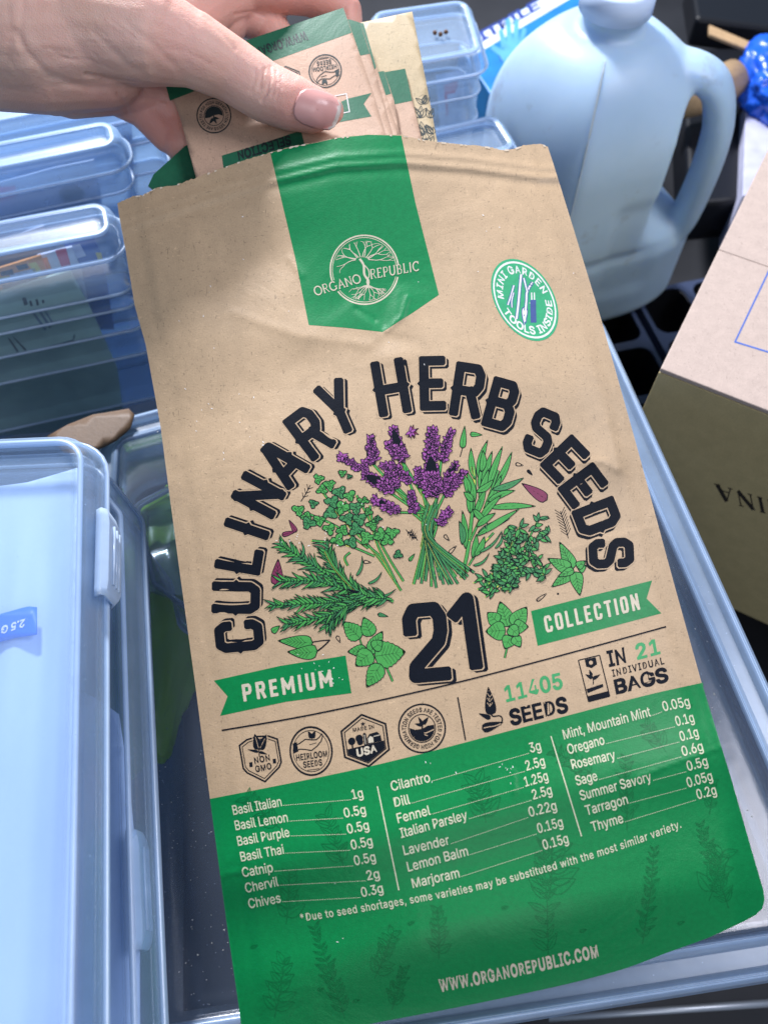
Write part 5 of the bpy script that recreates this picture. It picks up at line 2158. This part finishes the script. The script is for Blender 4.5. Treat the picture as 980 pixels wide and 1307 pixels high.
# ---- clear clamshells behind the packets
ZC = .130
cq = [atz(470, 12, ZC), atz(600, -6, ZC), atz(622, 66, ZC), atz(480, 92, ZC)]
cl1 = clear_case('clear_clamshell', 'clear plastic clamshell with three brown seeds on its lid, behind the packets', cq, ZC, .09, .012, (ZC - .03, ZC - .05), .012, 'clear clamshell boxes')
cq = [atz(480, 176, .100), atz(636, 140, .100), atz(668, 190, .100), atz(500, 230, .100)]
cl2 = clear_case('clear_clamshell', 'low clear clamshell just above the pouch mouth, front one of two', cq, .100, .06, .012, (.07,), .010, 'clear clamshell boxes')
z = .075
o = slab('seed_packet', [atz(556, 95, z), atz(590, 88, z), atz(596, 160, z - .05), atz(562, 165, z - .05)], (0, -.5, .8), .0015, CM['white'])
tag(o, 'white and dark red packet standing inside the rear clamshell', 'seed packet')
SR = Surface(atz(556, 95, z), np.cross(atz(590, 88, z) - atz(556, 95, z), atz(562, 165, z - .05) - atz(556, 95, z)) * -1)
A = Art(SR, .0004)
A.poly([(566, 108), (584, 102), (588, 148), (570, 152)], 0)
A.build('packet_print', [CM['red']], o)
for i, (x, y) in enumerate(((555, 41), (562, 43), (569, 40))):
    c = atz(x, y, ZC - .0015)
    bm = bmesh.new()
    bmesh.ops.create_icosphere(bm, subdivisions=2, radius=.0016)
    for q in bm.verts:
        q.co *= 1 + .2 * noise.noise(q.co * 900 + Vector((i, 0, 0)))
    me = bpy.data.meshes.new('seed')
    bm.to_mesh(me)
    bm.free()
    me.shade_smooth()
    if i == 0:
        SEED = M('brown_seed', (.10, .04, .015), .6)
    o = link('seed', me, SEED)
    o.location = c
    tag(o, ('leftmost', 'middle', 'rightmost')[i] + ' of the three small brown seeds on the rear clamshell', 'seed', 'brown seeds on the clamshell')

# ---- blue glove carton at the back
zg = -.02
gq = [atz(585, 58, zg), atz(640, 140, zg), atz(800, 70, zg), atz(735, -30, zg)]
GB = colour('carton_blue', (.015, .17, .44), .4)
GW = colour('carton_white', (.62, .68, .80), .4)
gp_ = [p_ for p_ in gq]
o = slab('glove_carton', gp_, (0, 0, 1), .07, GB, None, .0015)
tag(o, 'blue and white glove carton with a printed glove, behind the milk jug', 'carton')
SG = Surface((0, 0, zg), (0, 0, 1))
A = Art(SG, .0006)
A.poly([(588, 57), (735, -27), (744, -12), (598, 74)], 0)
A.build('white_band', [GW], o)
A = Art(SG, .0009)
A.text('NITRILE', (598, 62), (690, 9), (-6, -10), 0, .05)
A.text('EXAM', (640, 78), (690, 52), (-4, -8), 0, .04)
A.build('carton_lettering', [colour('carton_navy', (.02, .05, .25))], o)
A = Art(SG, .0012)
GP = colour('printed_glove_blue', (.08, .30, .80))
A.union([[(638, 72), (655, 98), (676, 84), (664, 54), (646, 56)], [(640, 62), (636, 38), (641, 35), (648, 58)], [(647, 58), (645, 24), (651, 22), (655, 56)], [(654, 56), (656, 24), (662, 24), (662, 54)],
         [(661, 56), (667, 34), (672, 36), (668, 62)], [(640, 72), (626, 62), (628, 56), (644, 64)]], 0)
A.build('printed_glove', [GP], o)

# ---- clutter behind the jug
o = slab('black_pan', [atz(880, -30, -.03), atz(1010, -30, -.03), atz(1010, 38, -.03), atz(888, 22, -.03)], (0, 0, 1), .03, BLK, None, .004)
tag(o, 'black plastic pan beyond the jug at the top right edge', 'pan')
TAN = make_kraft('tan_paper_roll', (.42, .28, .15), 'Object')
c = atz(900, 118, -.02)
o = tube('paper_roll', [c + np.array((-.03, -.01, 0)), c, c + np.array((.03, .02, .0))], .018, TAN, None, 20)
for k in range(4):
    tube('paper_layer', [c + np.array((-.0305 - .0004 * k, -.0101, 0)), c + np.array((-.031 - .0004 * k, -.0103, 0))], .0165 - .004 * k, TAN if k % 2 else CARD, o, 18)
tag(o, 'tan paper roll seen through the handle of the jug', 'paper roll')
BB = M('blue_plastic_bag', (.01, .10, .62), .3, .5)
c = atz(985, 105, -.02)
bm = bmesh.new()
bmesh.ops.create_icosphere(bm, subdivisions=5, radius=.030)
for q in bm.verts:
    d = q.co.normalized()
    q.co *= 1 + .25 * noise.noise(d * 2.5) + .10 * (1 - 2 * abs(noise.noise(d * 6)))
    q.co.y *= 1.5
me = bpy.data.meshes.new('blue_bag')
bm.to_mesh(me)
bm.free()
me.shade_smooth()
o = link('plastic_bag', me, BB)
o.location = c
tag(o, 'bright blue crumpled plastic bag behind the jug handle at the right', 'plastic bag')
o = slab('black_pot_tray', [atz(870, 60, -.05), atz(960, 60, -.05), atz(985, 250, -.05), atz(880, 260, -.05)], (0, 0, 1), .045, BLK, None, .004)
tag(o, 'black plastic tray just beyond the jug handle', 'tray')
o = slab('wooden_stick', [atz(905, 30, -.015), atz(990, 66, -.015), atz(990, 76, -.015), atz(905, 42, -.015)], (0, 0, 1), .004, TAN, None, .001)
tag(o, 'tan wooden strip on the black pan at the top right', 'wooden strip')

o = slab('white_carton', [atz(952, 128, -.035), atz(1040, 96, -.035), atz(1060, 210, -.035), atz(948, 250, -.035)], (0, 0, 1), .06, colour('pale_carton', (.46, .47, .62)), None, .001)
tag(o, 'pale lavender carton edge between the jug handle and the cardboard box', 'carton')

# dust and crumbs on the lid of the tub
rnd = random.Random(31)
v, f = [], []
for i in range(150):
    if i < 90:
        x, y = rnd.uniform(195, 300), rnd.uniform(960, 1290)
    else:
        t_ = rnd.random()
        x, y = 860 + 120 * t_ + rnd.uniform(-20, 30), 760 + 440 * t_ + rnd.uniform(-40, 40)
    q = atz(x, y, ZT - .0084 if i < 90 else ZT - .0024)
    r_ = rnd.choice((.00018, .00025, .0003, .0005)) * rnd.uniform(.7, 1.3)
    n0_ = len(v)
    v += [q + r_ * np.array((math.cos(k * 2.1 + i), math.sin(k * 2.1 + i), 0)) * rnd.uniform(.6, 1.3) for k in range(3)] + [q + np.array((0, 0, r_))]
    f += [(n0_, n0_ + 1, n0_ + 3), (n0_ + 1, n0_ + 2, n0_ + 3), (n0_ + 2, n0_, n0_ + 3)]
o = mesh('lid_dust', v, f, M('dust', (.6, .6, .58), .9), tub)
o['kind'] = 'stuff'

# ------------------------------------------------------------------ the packets in the mouth of the pouch
PK = make_kraft('packet_kraft', (.50, .335, .235))
PKO = make_kraft('packet_olive_kraft', (.47, .37, .22))
PG = make_print('packet_green', (.012, .115, .058), .5, .4)
PI = make_print('packet_ink', (.016, .028, .030), .5, .3)


def packet_plane(extra, tilt=0.0):
    q, n = depth_plane(extra)
    return q, n


def envelope(name, label, extra, pts, band, mat=None, group='small seed packets pulled from the pouch', thick=.0011, wob=0.0):
    q, n = packet_plane(extra)
    S = Surface(q, n, (lambda x, y: wob * np.sin(x / 37 + extra * 900) * .5 + wob * np.sin(y / 29) * .5) if wob else None)
    o = thing(name, label, 'seed packet', S.pos(np.array([pts[0][0]]), np.array([pts[0][1]]))[0], group)
    A = Art(S, 0)
    A.poly(pts, 0, 10)
    b = A.build('packet_body', [mat or PK], o)
    # paper thickness
    md = b.modifiers.new('thickness', 'SOLIDIFY')
    md.thickness = thick
    md.offset = -1
    if band:
        A = Art(S, .00012)
        A.poly(band, 0, 10)
        A.build('green_band', [PG], o)
    return o, S


# front packet held under the thumb
P1 = [(206, 88), (311, 52), (438, 9), (452, 48), (474, 112), (497, 190), (470, 330), (280, 330), (247, 215), (230, 150)]
band1 = [(206, 88), (311, 52), (438, 9), (449, 41), (335, 82), (217, 128)]
o, S1p = envelope('seed_envelope', 'front small kraft packet under the thumb with upside-down web address and round badges', .002, P1, band1, wob=.0012)
A = Art(S1p, .0003)
A.dz = 0
A.text('WWW.ORGANOREPUBLIC.COM', (390, 39), (243, 89), (3.6, 10.5), 0, .035, .03)
A.build('band_lettering', [PI], o)
A = Art(S1p, .0003)
heirloom(A, (415, 90), (-.98, .16), (-.14, -1.0), 21.5)
A.build('badge', [PI, PK], o, 'round badge reading HEIRLOOM SEEDS upside down')
A = Art(S1p, .0003)
germ(A, (273, 147), (-.98, .14), (-.14, -1.0), 22.5)
A.build('badge', [PI, PK], o, 'round badge about tested seeds upside down')
A = Art(S1p, .0003)
hexbadge(A, (367, 103), (-.98, .16), (-.14, -1.0), 19)
A.build('badge', [PI, PK], o, 'six-sided badge half under the thumb')
A = Art(S1p, .0002)
A.poly([(283, 198), (330, 184), (384, 166), (392, 196), (330, 216), (288, 232)], 0, 8)
A.poly([(424, 134), (445, 125), (474, 118), (464, 132), (474, 148), (440, 154), (430, 156)], 0, 8)
rb = A.build('packet_ribbon', [PG], o)
A = Art(S1p, .0004)
A.text('SELECTION', (370, 172), (302, 193), (2.5, 11), 0, .04, .02)
A.build('ribbon_lettering', [PI], rb)
A = Art(S1p, .0005)
A.strip([(427, 122), (442, 119), (446, 142), (431, 145)], 1.3, 0, closed=True)
A.build('ribbon_frame', [mt['badgewhite']], rb)

envelope('seed_envelope', 'small packet peeking out just behind the front one, green top corner', .0042, [(400, 24), (446, 24), (459, 28), (470, 60), (506, 190), (490, 300), (430, 300)], [(400, 24), (446, 24), (459, 28), (472, 68), (440, 74), (410, 60)], wob=.0008)
envelope('seed_envelope', 'thin packet with a dark green edge third from the front', .0062, [(440, 26), (464, 29), (478, 78), (507, 165), (512, 300), (450, 300)], [(440, 26), (464, 29), (480, 85), (476, 92), (450, 90)], wob=.0008)
envelope('seed_envelope', 'short packet with a green top, left of two low ones behind the front packet', .0080, [(460, 94), (490, 90), (503, 128), (514, 200), (505, 300), (470, 300)], [(460, 94), (490, 90), (499, 119), (478, 125), (466, 126)], wob=.0006)
envelope('seed_envelope', 'short packet with a wide green top, right of two low ones behind the front packet', .0102, [(488, 92), (517, 87), (524, 118), (540, 185), (540, 300), (492, 300)], [(488, 92), (517, 87), (526, 128), (502, 133), (492, 110)], wob=.0006)
o, S4 = envelope('leafy_envelope', 'tall olive kraft packet with a leaf line drawing, rearmost at the right', .0125, [(452, 30), (480, 24), (526, 14), (535, 60), (545, 110), (559, 186), (560, 300), (480, 300)], None, PKO, wob=.0010)
A = Art(S4, .0002)
rnd = random.Random(4)
for cx, cy, L in ((541, 172, 30), (546, 186, 34), (536, 150, 26), (552, 170, 24), (533, 190, 30), (549, 150, 22), (540, 132, 20)):
    for k in range(4):
        a = -1.57 + rnd.uniform(-1.1, 1.1)
        b = (min(cx + L * .6 * math.cos(a), 553), cy + L * .6 * math.sin(a))
        outline_leaf(A, (cx, cy), b, L * .28, .8)
A.build('leaf_drawing', [PI], o)
o, S5 = envelope('seed_envelope', 'dark green packet corner sticking out at the left below the fingers', .0100, [(189, 237), (196, 222), (236, 186), (262, 176), (330, 240), (330, 320), (215, 320), (205, 248)],
                 [(189, 237), (196, 222), (236, 186), (262, 176), (300, 210), (300, 330), (214, 320), (204, 248)], wob=.0008)

# ------------------------------------------------------------------ the hand
SKIN = M('skin', (.55, .33, .25), .5, .4)
p = SKIN.node_tree.nodes['Principled BSDF']
p.inputs['Subsurface Weight'].default_value = .35
p.inputs['Subsurface Radius'].default_value = (.012, .005, .003)
p.inputs['Subsurface Scale'].default_value = .6
sco = coords(SKIN, 'Object')
n1 = noisy(SKIN, sco, 45, 4, .6)
n2 = noisy(SKIN, sco, 14, 3, .5)
cs_ = ramp(SKIN, n1, [(.3, (.63, .39, .30)), (.7, (.73, .50, .41))])
cs_ = mixc(SKIN, ramp(SKIN, n2, [(.42, (0, 0, 0)), (.66, (.75, .75, .75))]), cs_, (.66, .33, .28))
# flush on the finger pads
at_ = nd(SKIN, 'ShaderNodeAttribute', attribute_name='flush')
cs_ = mixc(SKIN, math_(SKIN, 'MULTIPLY', at_.outputs['Fac'], .75), cs_, (.64, .24, .19))
setp(SKIN, Base_Color=cs_)
vn = nd(SKIN, 'ShaderNodeTexVoronoi', feature='DISTANCE_TO_EDGE')
vn.inputs['Scale'].default_value = 900
SKIN.node_tree.links.new(sco, vn.inputs['Vector'])
b1 = bump(SKIN, noisy(SKIN, sco, 160, 4, .65), .5, .0008)
bump(SKIN, vn.outputs['Distance'], .6, .0003, b1)


def capsule(a, ra, b, rb_, n=20, m=6):
    """tapered capsule from a to b, closed"""
    a, b = np.asarray(a, float), np.asarray(b, float)
    d = b - a
    L = np.linalg.norm(d)
    d /= L
    u = np.cross(d, (0, 0, 1) if abs(d[2]) < .9 else (1, 0, 0))
    u /= np.linalg.norm(u)
    w = np.cross(d, u)
    v = [a - d * ra]
    rings = [(a - d * ra * math.cos(t), ra * math.sin(t)) for t in np.linspace(0, math.pi / 2, m)[1:]]
    rings += [(b + d * rb_ * math.sin(t), rb_ * math.cos(t)) for t in np.linspace(0, math.pi / 2, m)[:-1]]
    for c, r_ in rings:
        v += [c + r_ * (math.cos(t) * u + math.sin(t) * w) for t in np.linspace(0, 2 * math.pi, n, endpoint=False)]
    v.append(b + d * rb_)
    f = [(0, 1 + (i + 1) % n, 1 + i) for i in range(n)]
    for k in range(len(rings) - 1):
        for i in range(n):
            f.append((1 + k * n + i, 1 + k * n + (i + 1) % n, 1 + (k + 1) * n + (i + 1) % n, 1 + (k + 1) * n + i))
    e = len(v) - 1
    f += [(e, 1 + (len(rings) - 1) * n + i, 1 + (len(rings) - 1) * n + (i + 1) % n) for i in range(n)]
    return v, f


def dpl(x, y):
    return 1 / (2.63 + (.21 * x + .98 * y - 307) / 1038 * .66)


def chain(pts):
    """pts: (px, py, height above the packet plane in m, radius in m)"""
    out = []
    P = [(at(x, y, dpl(x, y) - h), r_) for x, y, h, r_ in pts]
    for (a, ra), (b, rb_) in zip(P[:-1], P[1:]):
        out.append(capsule(a, ra, b, rb_))
    return out


HANDP = []
# thumb: thenar -> knuckle -> joint -> pad
HANDP += chain([(110, 30, .042, .0240), (185, 42, .040, .0215), (245, 62, .032, .0160), (294, 88, .0215, .0138), (338, 117, .0140, .0130), (372, 131, .0125, .0122), (398, 139, .0112, .0103), (414, 141, .0100, .0080)])
HANDP += chain([(378, 128, .0140, .0105), (408, 138, .0125, .0078), (422, 141, .0105, .0062)])
# wrist and forearm
HANDP += chain([(-190, 0, .040, .029), (-60, 28, .042, .0290), (40, 40, .042, .0275), (120, 38, .038, .0250)])
HANDP += chain([(-60, 58, .032, .026), (60, 72, .030, .0240), (130, 80, .024, .0200)])
# back of the hand towards the knuckles (above the frame)
HANDP += chain([(60, 20, .022, .028), (160, 0, .016, .026), (250, -30, .010, .022)])
HANDP += chain([(110, 50, .012, .026), (200, 40, .002, .022), (270, 20, -.006, .018)])
HANDP += chain([(185, 42, .028, .020), (262, 0, .008, .0165), (300, -14, .000, .0140)])
# index finger over the top and down behind the packets
HANDP += chain([(250, -30, .008, .0180), (330, -22, .000, .0125), (395, -10, -.010, .0105), (440, 14, -.020, .0088), (444, 34, -.0215, .0078)])
# middle finger behind
HANDP += chain([(230, 0, .000, .0160), (300, 10, -.010, .0110), (342, 30, -.020, .0098), (360, 60, -.022, .0088)])
# ring and little fingers, curled behind the packets at the left
HANDP += chain([(90, 92, .016, .0200), (150, 100, .004, .0160), (196, 118, -.010, .0120), (226, 152, -.0200, .0105), (232, 182, -.0215, .0095)])
HANDP += chain([(70, 95, .012, .0180), (140, 108, .000, .0125), (184, 136, -.012, .0100), (214, 172, -.0200, .0085)])
hand = remesh('person', HANDP, .00075, 14, SKIN)
hm = hand.data
co = np.zeros(len(hm.vertices) * 3)
hm.vertices.foreach_get('co', co)
co = co.reshape(-1, 3)
nr = np.zeros(len(hm.vertices) * 3)
hm.vertices.foreach_get('normal', nr)
nr = nr.reshape(-1, 3)
rel = co - CAM
dd = rel @ FWD
hx = (rel @ RT) / dd * FPX + PW / 2
hy = PH / 2 - (rel @ UP) / dd * FPX
facing = np.clip(-(nr * rel).sum(1) / np.linalg.norm(rel, axis=1), 0, 1)
disp = np.zeros(len(co))


def hcrease(pts, w, amp):
    global disp
    disp -= crease(hx, hy, pts, w, amp) * facing ** .5


# creases of the thumb joint, the web and the palm
for pts, w, am in (([(338, 86), (334, 98), (331, 112)], 2.0, .00055), ([(345, 84), (346, 98), (341, 116), (334, 128)], 2.0, .00065), ([(352, 90), (353, 104), (347, 122)], 1.8, .00045), ([(326, 88), (325, 102), (320, 116)], 2.2, .0003),
                   ([(359, 96), (358, 112), (352, 126)], 1.8, .0003), ([(262, 20), (282, 40), (300, 62)], 3, .0005), ([(20, 40), (34, 66), (62, 96), (110, 112), (180, 112)], 5, .0006), ([(30, 0), (26, 40), (30, 80)], 5, .0003),
                   ([(10, 0), (14, 50), (4, 90)], 5, .0003), ([(170, 128), (186, 124), (212, 128)], 2.2, .0007), ([(150, 120), (160, 132), (165, 150)], 2.5, .0006), ([(110, 95), (150, 103), (190, 108), (230, 112)], 3, .0009),
                   ([(160, 28), (200, 60), (230, 92)], 5, .0003), ([(120, 40), (160, 80), (190, 100)], 5, .0004), ([(300, 18), (322, 14), (338, 20)], 2, .0005), ([(345, 10), (352, 20), (356, 30)], 2, .0004)):
    hcrease(pts, w, am)
for i in range(26):
    rr = random.Random(i + 50)
    x0, y0 = rr.uniform(-10, 250), rr.uniform(0, 120)
    a = .5 + rr.uniform(-.5, .5)
    L = rr.uniform(15, 45)
    hcrease([(x0, y0), (x0 + L * math.cos(a), y0 + L * math.sin(a))], 1.6, .00016)
co2 = co + nr * disp[:, None]
hm.vertices.foreach_set('co', co2.ravel())
fl = np.exp(-(((hx - 395) / 45) ** 2 + ((hy - 140) / 30) ** 2)) * .75 + np.exp(-(((hx - 210) / 40) ** 2 + ((hy - 165) / 40) ** 2)) * .8 + np.exp(-(((hx - 400) / 90) ** 2 + ((hy - 5) / 26) ** 2)) * .9 + .35 * np.exp(-(((hx - 80) / 90) ** 2 + ((hy - 125) / 22) ** 2))
att = hm.attributes.new('flush', 'FLOAT', 'POINT')
att.data.foreach_set('value', np.clip(fl, 0, 1))
hm.update()
tag(hand, 'bare hand reaching in from the upper left, thumb pressing the small packets', 'person')

# thumbnail: a curved plate on the pad's upper side
bm = bmesh.new()
bm.from_mesh(hm)
bvh = BVHTree.FromBMesh(bm)
bm.free()
NAIL = M('nail', (.62, .32, .29), .30, .45)
NTIP = M('nail_tip', (.60, .52, .46), .4, .4)
nc_, na, nb = V2(405, 139), V2(28, 9), V2(-7.5, 23)
v, f, fmat = [], [], []
NR, NS = 12, 22
for k in range(NR + 1):
    rr = k / NR
    for s in range(NS):
        t = 2 * math.pi * s / NS
        c_, s_ = math.cos(t), math.sin(t)
        q_ = 3.2
        sup = (abs(c_) ** q_ + abs(s_) ** q_) ** (-1 / q_)
        pxy = nc_ + rr * sup * (c_ * na + s_ * nb * .98)
        r_ = Vector(rays(pxy[0], pxy[1])).normalized()
        hit = bvh.ray_cast(Vector(CAM), r_)[0]
        if hit is None:
            hit = Vector(at(pxy[0], pxy[1], dpl(*pxy) - .0105))
        prev = hit
        ex = max(0, rr * sup * c_)
        lift = .0004 + .0005 * (1 - rr ** 3) + .0016 * smoothstep(.75, 1.1, ex)
        v.append(np.array(hit) - np.array(r_) * lift)
for k in range(NR):
    for s in range(NS):
        f.append((k * NS + s, k * NS + (s + 1) % NS, (k + 1) * NS + (s + 1) % NS, (k + 1) * NS + s))
        t = 2 * math.pi * (s + .5) / NS
        sup = (abs(math.cos(t)) ** 3.2 + abs(math.sin(t)) ** 3.2) ** (-1 / 3.2)
        fmat.append(1 if (k + .5) / NR * sup * math.cos(t) > .80 else 0)
# smooth depths a little
V = np.array(v)
dep = (V - CAM) @ FWD
D2 = dep.reshape(NR + 1, NS)
for it in range(4):
    D2[1:-1] = (D2[:-2] + D2[2:] + D2[1:-1] * 2) / 4
    D2[:] = (np.roll(D2, 1, 1) + np.roll(D2, -1, 1) + 2 * D2) / 4
    D2[0] = D2[0].mean()
V = CAM + (V - CAM) * (D2.reshape(-1) / dep)[:, None]
o = mesh('thumbnail', V, f, [NAIL, NTIP], hand, True, None, fmat)
md = o.modifiers.new('thickness', 'SOLIDIFY')
md.thickness = .0006
md.offset = 0
